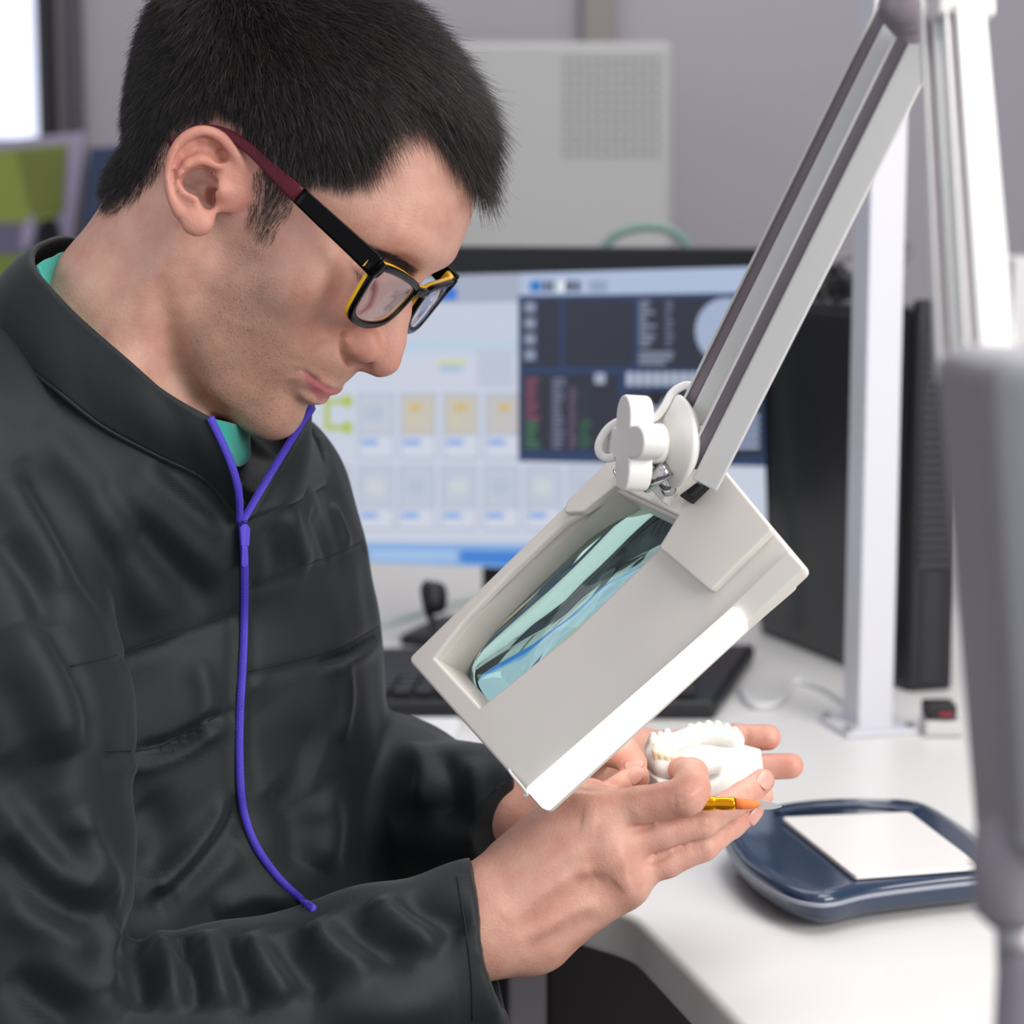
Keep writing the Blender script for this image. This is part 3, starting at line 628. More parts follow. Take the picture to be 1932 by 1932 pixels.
# ---- far hand (palm up, fingers to the right)
WF = WRF
palmF = Grp([('u', .001, cap(WF, P(1100, 1470, 1.275), .025, .022)),
  ('u', .014, cap(P(1040, 1460, 1.285), P(1200, 1412, 1.300), .020, .014)),
  ('u', .014, cap(P(1060, 1510, 1.275), P(1240, 1482, 1.285), .022, .016)),
  ('u', .014, cap(P(1130, 1470, 1.29), P(1290, 1450, 1.300), .020, .015)),
  ('u', .01, cap(P(1050, 1475, 1.262), P(1110, 1425, 1.245), .018, .013))])
fF = Grp([('u', .001, finger([P(1200, 1412, 1.305), P(1300, 1402, 1.305), P(1390, 1392, 1.300), P(1449, 1391, 1.295)], [9.5, 8.8, 8.2, 8.0])),
  ('u', .0012, finger([P(1240, 1446, 1.300), P(1340, 1452, 1.297), P(1420, 1448, 1.290), P(1492, 1445, 1.285)], [9.8, 9, 8.2, 7.8])),
  ('u', .0012, finger([P(1240, 1480, 1.290), P(1330, 1500, 1.285), P(1400, 1500, 1.275), P(1432, 1508, 1.262)], [9.6, 8.8, 7.8, 7.2])),
  ('u', .0012, finger([P(1210, 1505, 1.28), P(1280, 1532, 1.272), P(1330, 1540, 1.262)], [9.0, 8.0, 7.0]))])
thF = finger([P(1050, 1470, 1.262), P(1118, 1408, 1.240), P(1172, 1418, 1.222), P(1196, 1437, 1.216)], [14, 11.0, 9.8, 7.4])
handF = Grp([('u', .001, palmF), ('u', .007, fF), ('u', .007, thF)])
BODY_OPS += [('u', .012, handN), ('u', .012, handF)]
import time; _t = time.time()
V, Q = polygonise(Grp(BODY_OPS), .00155)
print('body', len(V), time.time() - _t)
V = relax(V, Q, 1)
sk = Sculpt(V, Q)
PERSON = thing("person", "man in a black work jacket with violet zip bending over a magnifier lamp", "person", tuple(P(220, 2200, 1.3)))
# ---- fine modelling of face and hands
def S_(pts, w, h, **k): sk.stroke(pts, w / 1000, h / 1000, **k)
S_([(566, 696), (584, 710), (604, 726), (624, 737), (642, 737)], 1.6, -1.7)            # mouth line
S_([(562, 692), (556, 700), (556, 712)], 3.5, -.5)
S_([(582, 726), (600, 742), (618, 748)], 2.6, 1.2); S_([(588, 750), (578, 742), (570, 728)], 2.6, -.7)
S_([(590, 700), (615, 716), (636, 728)], 3, .6)
S_([(648, 625), (644, 645), (646, 665), (655, 680), (668, 690)], 1.9, -3.0)            # wing crease
S_([(662, 640), (660, 655), (668, 672)], 5, 1.3)
S_([(636, 640), (606, 655), (575, 675), (556, 690)], 4.5, -.8); S_([(620, 630), (585, 652), (550, 680)], 7, 1.0)
S_([(548, 716), (545, 740), (556, 765)], 5, -.8)
S_([(668, 487), (680, 498), (700, 512), (718, 518)], 1.6, -1.6); S_([(655, 505), (668, 515), (690, 528)], 2.0, -.9); S_([(640, 490), (655, 498), (668, 500)], 1.6, -.5)
S_([(300, 520), (318, 620), (342, 690), (380, 752), (400, 775)], 8, -4.2); S_([(350, 560), (370, 640), (400, 710), (440, 770)], 14, 2.4)
S_([(470, 470), (450, 540), (430, 600)], 16, -1.2)
def EA_(pts, w, h): S_([(280 + .1346 * x, 210 + .1346 * y) for x, y in pts], w, h)
EA_([(1110, 680), (1060, 530), (940, 430), (790, 375), (640, 425), (490, 525), (405, 650), (352, 850), (345, 1000), (380, 1150), (445, 1270)], 1.2, -1.9)
EA_([(1000, 400), (780, 300), (560, 350), (400, 480), (310, 640), (275, 860)], 2.2, .7)
EA_([(475, 980), (520, 1070), (660, 1130), (735, 1250), (850, 1350)], 1.1, -1.4); EA_([(915, 1340), (905, 1180), (990, 1030)], 1.0, -1.3)
EA_([(700, 775), (830, 800), (950, 860), (1050, 800)], 1.4, -1.6); EA_([(1000, 520), (1050, 620), (1060, 690)], 2.0, -1.8); EA_([(600, 1050), (760, 1040), (900, 1010)], 2.5, -1.5)
sk.upd()
# hands: knuckle folds, tendons, veins, palm lines
def Z_(pts, w, h, **k): sk.stroke([(1060 + .2484 * x, 1340 + .2484 * y) for x, y in pts], w / 1000, h / 1000, **k)
sk.upd()
for x in (1035, 1075, 1118): Z_([(x - 25, 780 + (x - 1035) * .0), (x, 850), (x - 8, 920)], 1.3, -.75)
for x in (985, 1030): Z_([(x, 990), (x + 18, 1040), (x + 10, 1090)], 1.3, -.6)
for x in (1375, 1400): Z_([(x - 10, 590), (x + 8, 640), (x, 700)], 1.1, -.55)
for x in (1270, 1300): Z_([(x - 8, 840), (x + 8, 880), (x, 920)], 1.1, -.5)
for x in (850, 905): Z_([(x, 640), (x + 15, 690), (x + 5, 740)], 1.2, -.45)
Z_([(930, 640), (960, 690)], 8, 1.0); Z_([(250, 1240), (400, 1170), (500, 1120)], 7, 1.6); Z_([(420, 1330), (520, 1280)], 7, 1.3); Z_([(150, 850), (260, 870)], 9, .8)
Z_([(480, 900), (560, 890), (700, 880)], 2.2, -1.5); Z_([(660, 1170), (740, 1125), (830, 1090)], 2.2, -1.5)
for p, w, h in [([(955, 1740), (1010, 1690), (1080, 1650), (1130, 1640)], 4, 1.5), ([(960, 1690), (1030, 1640), (1100, 1600)], 5, 1.2), ([(1000, 1770), (1080, 1720), (1130, 1700)], 4, 1.4), ([(975, 1765), (1040, 1715), (1100, 1670)], 5, -1.3), ([(950, 1720), (1020, 1665), (1100, 1620)], 5, -1.2), ([(1080, 1640), (1095, 1665), (1120, 1670)], 5, -1.4), ([(990, 1800), (1070, 1760), (1130, 1725)], 6, -1.2)]: S_(p, w, h)
for p in [[(1110, 1395), (1150, 1385), (1190, 1372)], [(1085, 1470), (1120, 1480), (1170, 1478)], [(1080, 1488), (1130, 1492), (1170, 1486)], [(1200, 1380), (1240, 1372), (1300, 1376)]]: S_(p, 1.6, -.8)
for x in (1405, 1410): S_([(x, 1372), (x + 2, 1392), (x - 2, 1410)], 1.2, -.4)
sk.upd()
# ---- colour zones of the skin (pigment only)
def front(X): return (sk.N[:len(X)] @ FWD) < .25
x_, y_, d_ = pix(sk.V) if False else (lambda v: (966 + FPX * (v @ RT) / (v @ FWD), 966 - FPX * (v @ UPV) / (v @ FWD), v @ FWD))(sk.V - CAM)
f_, s_, u_ = toH(sk.V); headz = (((sk.V - H(60, 0, 0)) ** 2).sum(1) < .16 ** 2)
mir = HO + (np.outer(f_, HF) + np.outer(-np.abs(s_), HS) + np.outer(u_, HU)) / 1000
mv = mir - CAM; mx_ = 966 + FPX * (mv @ RT) / (mv @ FWD); my_ = 966 - FPX * (mv @ UPV) / (mv @ FWD)
def zone(poly, soft, head=True):
    sd = poly_sd(mx_ if head else x_, my_ if head else y_, poly); return np.clip(.5 - sd / soft, 0, 1) * (headz if head else ~headz)
beard = zone([(511, 455), (470, 440), (440, 470), (400, 560), (345, 640), (330, 700), (400, 790), (510, 850), (600, 800), (590, 757), (600, 752), (588, 738), (570, 700), (590, 700), (640, 735), (690, 700), (660, 690), (610, 672), (560, 680), (530, 620), (520, 560), (520, 500)], 46)
lips = zone([(572, 700), (600, 719), (636, 733), (644, 733), (640, 742), (624, 748), (610, 757), (600, 755), (588, 738), (574, 712)], 7) * (f_ > 100)
nose = zone([(640, 640), (665, 600), (740, 620), (780, 700), (720, 730), (660, 700)], 50) * (f_ > 110)
earz = (((np.abs(s_) > 70) & (f_ < 48) & (u_ < 50) & (u_ > -14)) & headz).astype(float)
brow = zone([(690, 468), (715, 470), (752, 484), (790, 512), (778, 528), (745, 510), (700, 490)], 8) * (f_ > 60)
hairz = np.zeros(len(sk.V))
tips = np.zeros(len(sk.V))
for q in [(1455, 1392, 1.295), (1497, 1446, 1.285), (1300, 1500, 1.15), (1445, 1480, 1.19), (1425, 1545, 1.19), (1160, 1635, 1.165), (1196, 1437, 1.216), (1290, 1450, 1.18)]: tips = np.maximum(tips, np.exp(-((sk.V - P(*q)) ** 2).sum(1) / .011 ** 2))
red = np.clip(.75 * earz + .6 * nose + .8 * tips + .25 * zone([(560, 560), (640, 560), (640, 640), (580, 660), (540, 620)], 60), 0, 1)
SKIN = bpy.data.materials.new('skin'); SKIN.use_nodes = True; nt = SKIN.node_tree; b = nt.nodes['Principled BSDF']
def N(t, **k):
    n = nt.nodes.new(t)
    for a, v in k.items(): setattr(n, a, v)
    return n
def A(name): n = N('ShaderNodeAttribute'); n.attribute_name = name; return n.outputs['Fac']
tc = N('ShaderNodeTexCoord')
def mix(a, col, fac, blend='MIX'):
    m = N('ShaderNodeMix', data_type='RGBA', blend_type=blend)
    if isinstance(a, tuple): m.inputs[6].default_value = a
    else: nt.links.new(a, m.inputs[6])
    if isinstance(col, tuple): m.inputs[7].default_value = col
    else: nt.links.new(col, m.inputs[7])
    if isinstance(fac, float): m.inputs[0].default_value = fac
    else: nt.links.new(fac, m.inputs[0])
    return m.outputs[2]
def noise(sc, det=3, lo=.4, hi=.6, a=0., b_=1.):
    n = N('ShaderNodeTexNoise'); n.inputs['Scale'].default_value = sc; n.inputs['Detail'].default_value = det; nt.links.new(tc.outputs['Object'], n.inputs['Vector'])
    m = N('ShaderNodeMapRange'); m.inputs[1].default_value = lo; m.inputs[2].default_value = hi; m.inputs[3].default_value = a; m.inputs[4].default_value = b_; nt.links.new(n.outputs['Fac'], m.inputs[0]); return m.outputs[0]
def mul(a, c):
    m = N('ShaderNodeMath', operation='MULTIPLY'); nt.links.new(a, m.inputs[0])
    if isinstance(c, float): m.inputs[1].default_value = c
    else: nt.links.new(c, m.inputs[1])
    return m.outputs[0]
c = mix(srgb('d8a896'), srgb('ca9180'), noise(60, 4, .3, .7))
c = mix(c, srgb('d8b294'), noise(140, 3, .45, .8, 0, .35))
c = mix(c, srgb('c07464'), mul(A('red'), .62))
c = mix(c, srgb('a98470'), mul(A('beard'), mul(noise(90, 3, .3, .7, .6, 1.), .75)))
vo = N('ShaderNodeTexVoronoi'); vo.inputs['Scale'].default_value = 1100; nt.links.new(tc.outputs['Object'], vo.inputs['Vector'])
mr = N('ShaderNodeMapRange'); mr.inputs[1].default_value = .22; mr.inputs[2].default_value = .38; mr.inputs[3].default_value = 1; mr.inputs[4].default_value = 0; nt.links.new(vo.outputs['Distance'], mr.inputs[0])
c = mix(c, srgb('3e302c'), mul(A('beard'), mul(mr.outputs[0], mul(noise(300, 2, .4, .6, .2, 1.), .62))))
c = mix(c, srgb('b4646a'), mul(A('lips'), .9)); c = mix(c, srgb('4a382f'), mul(A('brow'), .55))
nt.links.new(c, b.inputs['Base Color']); b.inputs['Roughness'].default_value = .46; b.inputs['Specular IOR Level'].default_value = .42
b.inputs['Subsurface Weight'].default_value = .12; b.inputs['Subsurface Radius'].default_value = (1, .35, .2); b.inputs['Subsurface Scale'].default_value = .006
n1 = N('ShaderNodeTexNoise'); n1.inputs['Scale'].default_value = 650; n1.inputs['Detail'].default_value = 4; nt.links.new(tc.outputs['Object'], n1.inputs['Vector'])
bp = N('ShaderNodeBump'); bp.inputs['Strength'].default_value = .5; bp.inputs['Distance'].default_value = .0006; nt.links.new(n1.outputs['Fac'], bp.inputs['Height']); nt.links.new(bp.outputs[0], b.inputs['Normal'])
body = qmesh("body", sk.V, sk.Q, SKIN, PERSON)
for k_, v_ in dict(red=red, beard=beard, lips=lips, brow=brow).items(): attr(body, k_, v_)
NAIL = mat('nail', 'cc9a8c', .3, coat=.15)
def nail(px, py, ax, wd, ln, d=.0):
    h = sk.hit(px, py)
    if h is None: return
    n = h[1] if h[1] @ FWD < 0 else -h[1]; a = np.array(ax, float); a = unit(a - n * (a @ n)); w = np.cross(n, a); V_ = []; R, C_ = 8, 12
    for i in range(R + 1):
        for j in range(C_ + 1):
            u = (i / R - .5) * 2; v = (j / C_ - .5) * 2; uu = u * math.sqrt(1 - v * v / 2.6); vv = v * math.sqrt(1 - u * u / 2.6)
            V_.append(h[0] + a * uu * ln + w * vv * wd + n * (.0003 - (vv * wd) ** 2 / (2 * .0095) - max(0, -u) * .0008 + d))
    F_ = [(i * (C_ + 1) + j, (i + 1) * (C_ + 1) + j, (i + 1) * (C_ + 1) + j + 1, i * (C_ + 1) + j + 1) for i in range(R) for j in range(C_)]
    o = fixn(mesh('fingernail', V_, F_, NAIL, PERSON)); s = o.modifiers.new('t', 'SOLIDIFY'); s.thickness = .0007
nail(1444, 1472, P(1460, 1450, 1.19) - P(1430, 1490, 1.185), .0046, .0058); nail(1424, 1541, P(1440, 1525, 1.19) - P(1405, 1560, 1.187), .0040, .0048)
nail(1196, 1440, P(1215, 1434, 1.21) - P(1180, 1444, 1.215), .0046, .0058); nail(1198, 1466, P(1215, 1455, 1.2) - P(1190, 1480, 1.2), .0038, .0045)
# ============================================================ jacket, shirt
psi = math.radians(55)
BFW = math.cos(psi) * RT + math.sin(psi) * np.array([0, -1., 0]); BLT = math.sin(psi) * RT + math.cos(psi) * np.array([0, 1., 0])
TL = [(600, 150, .055, .055), (700, 170, .085, .070), (800, 195, .130, .092), (900, 205, .148, .105), (1000, 216, .158, .116), (1200, 224, .164, .122), (1400, 224, .170, .125), (1640, 220, .170, .130), (1932, 215, .178, .150), (2400, 215, .18, .16)]
_tw = [P(x, y, 1.30) for y, x, a, b in TL]; tz = np.array([w[2] for w in _tw])[::-1]; tx = np.array([w[0] for w in _tw])[::-1]; ty = np.array([w[1] for w in _tw])[::-1]
ta = np.array([q[2] for q in TL])[::-1]; tb = np.array([q[3] for q in TL])[::-1]
zz = np.linspace(tz[0], tz[-1], 200)
def sm(y):
    v = np.interp(zz, tz, y)
    for _ in range(60): v[1:-1] = (v[:-2] + 2 * v[1:-1] + v[2:]) / 4
    return v
sx, sy, sa, sb = sm(tx), sm(ty), sm(ta), sm(tb)
def torso(X):
    z = X[:, 2]; cx = np.interp(z, zz, sx); cy = np.interp(z, zz, sy); a = np.interp(z, zz, sa); b = np.interp(z, zz, sb)
    dx = X[:, 0] - cx; dy = X[:, 1] - cy; l = dx * BLT[0] + dy * BLT[1]; f = dx * BFW[0] + dy * BFW[1]
    k = (np.abs(l / a) ** 2.3 + np.abs(f / b) ** 2.3) ** (1 / 2.3)
    d = (k - 1) * np.minimum(a, b); return np.maximum(d * .85, (z - tz[-1]))
EN, CN = P(10, 2040, 1.10), P(932, 1778, 1.165)
EF, CF = P(600, 1580, 1.41), P(982, 1535, 1.272)
dN = unit(CN - P(430, 1955, 1.135)); dF = unit(CF - P(735, 1515, 1.345))
armN = chain([P(-95, 960, 1.165), P(10, 1350, 1.125), EN, P(430, 1962, 1.135), P(700, 1868, 1.15), CN, CN + dN * .03], [.074, .066, .064, .059, .052, .0455, .045], .012)
armF = chain([P(430, 1030, 1.42), EF, P(740, 1520, 1.345), P(880, 1535, 1.30), CF, CF + dF * .02], [.070, .056, .054, .042, .035, .034], .012)
def cut(p, n, c, R):
    n = np.array(n) / np.linalg.norm(n); return Prim(lambda X: np.maximum(-(X - p) @ n, np.linalg.norm(X - c, axis=1) - R), c, R)
NKP = unit(np.cross(P(398, 788, 1.150) - P(150, 598, 1.147), P(470, 700, 1.332) - P(150, 598, 1.147))); NKP = NKP if NKP[2] > 0 else -NKP
jops = [('u', .001, Prim(torso, P(220, 1500, 1.30), .50)),
  ('u', .05, cap(P(150, 800, 1.215), P(-95, 940, 1.175), .068, .074)), ('u', .05, cap(P(250, 860, 1.225), P(60, 1050, 1.205), .062, .062)), ('u', .04, cap(P(330, 900, 1.235), P(420, 960, 1.235), .045, .045)), ('u', .05, cap(P(250, 810, 1.26), P(425, 1000, 1.41), .056, .066)),
  ('u', .006, armN), ('u', .008, armF),
  # openings: neck, front vee, sleeves
  ('s', .004, chain([P(180, 560, 1.23), P(250, 760, 1.232)], [.060, .058], .01)),
  ('s', .004, chain([P(330, 800, 1.20), P(452, 940, 1.205)], [.046, .014], .004)), ('s', .004, chain([P(520, 790, 1.235), P(478, 925, 1.20)], [.036, .012], .004)),
  ('s', .002, cap(CN - dN * .012, CN + dN * .20, .036, .042)), ('s', .001, cut(CN - RT * .003, camv(.978, .21, 0), CN + dN * .05, .10)),
  ('s', .004, cut(P(240, 680, 1.14) - NKP * .014, NKP, P(260, 640, 1.22), .15)),
  ('s', .001, cut(CF, camv(.93, .2, .1), CF + dF * .05, .08))]
V, Q = polygonise(Grp(jops), .003)
zc = V[:, 2] > P(220, 2150, 1.3)[2]
V = relax(V, Q, 2)
jk = Sculpt(V, Q); print('jacket', len(V), time.time() - _t)
KF = 1.25
def st(pts, w, h, **k): jk.stroke(pts, w / 1000, h / 1000 * KF, **k)
# soft drape first
def wave(X, sc, seed):
    r = np.random.default_rng(seed); o = np.zeros(len(X))
    for i in range(7):
        k = r.normal(size=3); k /= np.linalg.norm(k); o += np.sin(X @ k * (2 * math.pi / sc) * r.uniform(.7, 1.4) + r.uniform(0, 6.3))
    return o / 3
jk.V += jk.N * (wave(jk.V, .09, 3) * .0022 + wave(jk.V, .04, 4) * .0006)[:, None]; jk.upd()
# forearm folds
for p in [[(215, 1745), (192, 1800), (200, 1880)], [(292, 1765), (322, 1830), (330, 1910)], [(378, 1758), (408, 1830), (418, 1905)], [(462, 1762), (500, 1830), (545, 1890)], [(592, 1738), (632, 1795), (705, 1840)], [(700, 1700), (760, 1745), (830, 1790)]]:
    st(p, 8, 6.5)
for p in [[(250, 1745), (262, 1830), (268, 1910)], [(335, 1772), (362, 1840), (372, 1912)], [(420, 1775), (455, 1850), (485, 1915)], [(530, 1762), (570, 1830), (620, 1885)], [(645, 1722), (700, 1780), (780, 1822)], [(760, 1690), (830, 1735), (880, 1760)]]:
    st(p, 9, -6)
st([(600, 1880), (720, 1900), (860, 1880)], 14, 4); st([(60, 1790), (140, 1850), (240, 1915)], 12, 6); st([(20, 1830), (90, 1890), (160, 1932)], 10, -6)
# upper arm folds
for p, w, h in [([(20, 1180), (90, 1290), (130, 1430)], 16, 6), ([(60, 1150), (150, 1300), (175, 1420)], 9, -4), ([(0, 1430), (80, 1560), (170, 1640)], 12, -6), ([(10, 1500), (90, 1610), (200, 1700)], 10, 7), ([(0, 1590), (80, 1690), (190, 1745)], 11, -6),
  ([(0, 1690), (90, 1750), (180, 1790)], 10, 6), ([(150, 1530), (170, 1600), (228, 1700)], 9, 5), ([(0, 1270), (60, 1380), (90, 1500)], 12, -4), ([(0, 1010), (60, 1090), (100, 1180)], 9, -5), ([(0, 900), (60, 1000), (120, 1120)], 12, 5)]: st(p, w, h)
KF = 1.7
# chest folds
for p, w, h in [([(215, 900), (300, 970), (420, 1090)], 10, 2.6), ([(150, 930), (250, 1060), (330, 1200)], 13, 3), ([(190, 910), (290, 1040), (400, 1140)], 9, -2.5), ([(60, 800), (180, 930), (260, 1010)], 12, 3), ([(40, 860), (120, 1000), (200, 1150)], 12, -3),
  ([(250, 880), (330, 940), (420, 1010)], 7, 2), ([(300, 860), (370, 930), (440, 1000)], 7, -2), ([(545, 960), (560, 1010), (585, 1080)], 6, 2.4), ([(590, 960), (605, 1000), (625, 1060)], 6, -2.2), ([(620, 950), (640, 990), (658, 1040)], 6, 2.4), ([(510, 990), (518, 1040), (530, 1090)], 7, -1.8),
  ([(430, 1500), (400, 1560), (330, 1640), (250, 1700)], 6, 3, ), ([(445, 1500), (425, 1570), (350, 1660), (280, 1712)], 8, -3), ([(650, 1250), (655, 1320), (640, 1400)], 6, 2.4), ([(600, 1500), (620, 1560), (600, 1640)], 14, 4), ([(520, 1480), (560, 1560), (560, 1650)], 14, -4),
  ([(370, 1240), (390, 1320), (380, 1400)], 7, 2), ([(250, 1500), (300, 1580), (280, 1660)], 16, -4), ([(300, 1690), (380, 1650), (450, 1600)], 12, 3), ([(400, 1720), (480, 1690), (560, 1700)], 8, 3), ([(480, 1300), (540, 1400), (600, 1440)], 18, -3)]: st(p, w, h)
KF = 1.2
# far forearm folds
for p, w, h in [([(770, 1400), (800, 1450), (790, 1520)], 7, 3.5), ([(830, 1420), (850, 1480), (830, 1560)], 7, -3.5), ([(880, 1430), (900, 1490), (890, 1560)], 7, 3), ([(740, 1560), (830, 1530), (920, 1540)], 9, -4), ]: st(p, w, h)
jk.upd()
KF = 1.0
# yoke seams, pockets
SEAMS = [[(132, 1270), (220, 1248), (330, 1210), (445, 1165)], [(478, 1112), (560, 1085), (640, 1055), (693, 1030)], [(200, 1430), (290, 1425), (370, 1388), (438, 1345)], [(470, 1280), (560, 1258), (640, 1235), (715, 1195)]]
for p in SEAMS: st(p, 3.5, -1.6, n=8, taper=False)
st([(205, 1445), (290, 1440), (372, 1402), (436, 1362)], 5, 2.5, n=8)
st([(255, 1418), (330, 1400), (390, 1365), (425, 1350)], 3.2, -6, n=8)
st([(600, 1252), (660, 1232), (712, 1200)], 3.2, -6, n=8); st([(600, 1266), (665, 1244), (716, 1212)], 5, 3, n=8)
st([(436, 1000), (440, 1200), (432, 1430), (460, 1560)], 5, -1.2, n=8); st([(476, 1010), (480, 1200), (474, 1430), (500, 1550)], 5, -1.2, n=8)
jk.upd()
keep = (jk.V[jk.Q][:, :, 2].min(1) > P(220, 2260, 1.3)[2])
def cloth(name, col):
    m = mat(name, col, .62, var=.06, vscale=30, sheen=.12); nt = m.node_tree; b = nt.nodes['Principled BSDF']
    b.inputs['Sheen Roughness'].default_value = .4
    tc = nt.nodes.new('ShaderNodeTexCoord'); mp = nt.nodes.new('ShaderNodeMapping'); mp.inputs['Rotation'].default_value = (.3, .9, .5)
    w = nt.nodes.new('ShaderNodeTexWave'); w.inputs['Scale'].default_value = 420; w.inputs['Distortion'].default_value = .6; w.inputs['Detail'].default_value = 1
    bp = nt.nodes.new('ShaderNodeBump'); bp.inputs['Strength'].default_value = .18; bp.inputs['Distance'].default_value = .0004
    nt.links.new(tc.outputs['Object'], mp.inputs[0]); nt.links.new(mp.outputs[0], w.inputs['Vector']); nt.links.new(w.outputs['Fac'], bp.inputs['Height']); nt.links.new(bp.outputs[0], b.inputs['Normal'])
    n = nt.nodes.new('ShaderNodeTexNoise'); n.inputs['Scale'].default_value = 900; n.inputs['Detail'].default_value = 2
    return m
JM = cloth('black_twill', '0d1519')
used = np.unique(jk.Q[keep]); rm = np.full(len(jk.V), -1); rm[used] = np.arange(len(used))
JK = qmesh('jacket', jk.V[used], rm[jk.Q[keep]], JM, PERSON); JK['label'] = 'black twill work jacket'
def loft(name, A, B, m, parent, rows=8, th=.0022, bulge=0, closed=False, n=8, sag=None):
    sg = smooth_line(sag, n) if sag is not None else None
    A = smooth_line(A, n); B = smooth_line(B, n); ctr = (A.mean(0) + B.mean(0)) / 2; V = []
    for i, (a, b) in enumerate(zip(A, B)):
        o = (a + b) / 2 - ctr; o = o / (np.linalg.norm(o) + 1e-9)
        for j in range(rows + 1):
            t = j / rows; V.append(a * (1 - t) + b * t + o * bulge * math.sin(math.pi * t) + (sg[i] * math.sin(math.pi * t) if sg is not None else 0))
    r = rows + 1; F_ = [(i * r + j, (i + 1) * r + j, (i + 1) * r + j + 1, i * r + j + 1) for i in range(len(A) - 1) for j in range(rows)]
    if closed: F_ += [((len(A) - 1) * r + j, j, j + 1, (len(A) - 1) * r + j + 1) for j in range(rows)]
    o = fixn(mesh(name, V, F_, m, parent)); s = o.modifiers.new('thick', 'SOLIDIFY'); s.thickness = th; s.offset = 0
    return o, A, B
def onj(px, py, lift=0):
    h = jk.hit(px, py)
    if h is None: return P(px, py, 1.25)
    return h[0] - unit(h[0] - CAM) * lift
top = [P(398, 788, 1.150), P(312, 738, 1.143), P(240, 676, 1.140), P(150, 598, 1.147), P(95, 540, 1.160), P(63, 494, 1.183), P(80, 460, 1.215), P(160, 456, 1.262), P(320, 560, 1.312), P(470, 690, 1.332), P(575, 745, 1.295), P(592, 769, 1.245)]
base = [onj(453, 984, .002), onj(392, 908, .002), onj(290, 856, .002), onj(190, 802, .002), onj(92, 724, .002), P(-12, 640, 1.185), P(-20, 600, 1.25), P(120, 640, 1.31), P(330, 760, 1.36), P(520, 830, 1.40), P(690, 905, 1.37), P(600, 920, 1.245), ]
base[-1] = onj(462, 984, .004)
base[-2] = onj(565, 940, -.002); base[-3] = P(612, 880, 1.37)
SAG = [np.zeros(3)] * 12; SAG[0] = RT * .003 - FWD * .002; SAG[-1] = -RT * .006 - FWD * .012; SAG[-2] = -FWD * .010
collar, cA, cB = loft('collar', top, base, JM, JK, rows=12, th=.003, bulge=.006, sag=SAG)
lowedge = tube('collar_seam', [q - FWD * .0012 for q in cB[:5 * 8 + 1]], .0011, JM, JK, seg=6)
SHM = mat('turquoise_knit', '15a594', .9, bump=.4, bscale=700, sheen=.3)
st_ = [P(72, 500, 1.178), P(98, 486, 1.200), P(150, 482, 1.245), P(300, 580, 1.290), P(420, 700, 1.29), P(466, 785, 1.262), P(452, 800, 1.215), P(408, 792, 1.180), P(330, 770, 1.158), P(240, 710, 1.148), P(160, 640, 1.150), P(98, 560, 1.160)]
sb_ = [q + np.array([0, 0, -.045]) for q in st_]; 
for i_ in (8, 9, 10, 11): sb_[i_] = st_[i_] + np.array([0, .022, -.018])
sb_[5] = P(470, 860, 1.245); sb_[6] = P(446, 880, 1.215); sb_[7] = P(424, 850, 1.185)
shirt, _, _ = loft('shirt', st_ + [st_[0]], sb_ + [sb_[0]], SHM, PERSON, rows=6, th=.002)
shirt['label'] = 'turquoise shirt showing inside the collar'
# zipper
ZT = mat('zipper_tape', '4a3cbb', .6, bump=.3, bscale=900); ZM = mat('zipper_metal', '5a48d0', .35, coat=.3)
def zipper(name, L, nrmf, wd=.0023):
    L = smooth_line(L, 3); seg = [tubedata(L, np.tile([[wd, .0012]], (len(L), 1)), 10, flat=nrmf)]
    d = np.concatenate([[0], np.cumsum(np.linalg.norm(np.diff(L, axis=0), axis=1))]); n = int(d[-1] / .0013)
    for i in range(n):
        t = i * .0013 + .001; c = np.array([np.interp(t, d, L[:, k]) for k in range(3)]); c2 = np.array([np.interp(t + .0005, d, L[:, k]) for k in range(3)]); tg = unit(c2 - c + 1e-9)
        nn = unit(nrmf - tg * (nrmf @ tg)); u = np.cross(nn, tg); c = c + nn * .0010
        seg.append(tubedata([c - u * wd * .62, c + u * wd * .45], .00048, 4))
    V_, F_ = join_data(seg); z = fixn(mesh(name, V_, F_, ZT, JK)); z['label'] = 'violet zip with fine teeth'; return z
toC = unit(CAM - P(455, 1100, 1.2))
zipper('zipper', jk.line([(457, 985), (461, 1050), (461, 1130), (460, 1200), (457, 1270), (453, 1340), (452, 1430), (458, 1520), (480, 1590), (520, 1650), (560, 1690), (592, 1716)], 6, lift=.0015), toC)
edgeN = [cA[0] * (1 - t) + cB[0] * t for t in np.linspace(0, 1, 9)]; edgeN = [q - FWD * .003 + (SAG[0] + unit((cA[0] + cB[0]) / 2 - (cA.mean(0) + cB.mean(0)) / 2) * .006) * math.sin(math.pi * i / 8) for i, q in enumerate(edgeN)]
edgeF = [cA[-1] * (1 - t) + cB[-1] * t for t in np.linspace(0, 1, 9)]; edgeF = [q - FWD * .003 - RT * .001 + (SAG[-1] + unit((cA[-1] + cB[-1]) / 2 - (cA.mean(0) + cB.mean(0)) / 2) * .006) * math.sin(math.pi * i / 8) for i, q in enumerate(edgeF)]
zipper('zipper', edgeN, unit(toC + RT * .5), .0022); zipper('zipper', edgeF, toC, .0022)
h = onj(460, 1000, .006)
sl = ell  # slider and pull tab
def plate(name, pts, d, th, m, parent, bev=.0006): return prism(name, [onj(x, y, d) for x, y in pts], FWD * th, m, parent, bev)
plate('zipper_slider', [(452, 996), (457, 988), (466, 988), (471, 998), (469, 1032), (454, 1032)], .0065, .005, ZM, JK, .001)
plate('pull_tab', [(456, 1030), (466, 1030), (467, 1066), (463, 1071), (458, 1071), (455, 1066)], .0075, .0016, ZM, JK, .0006)
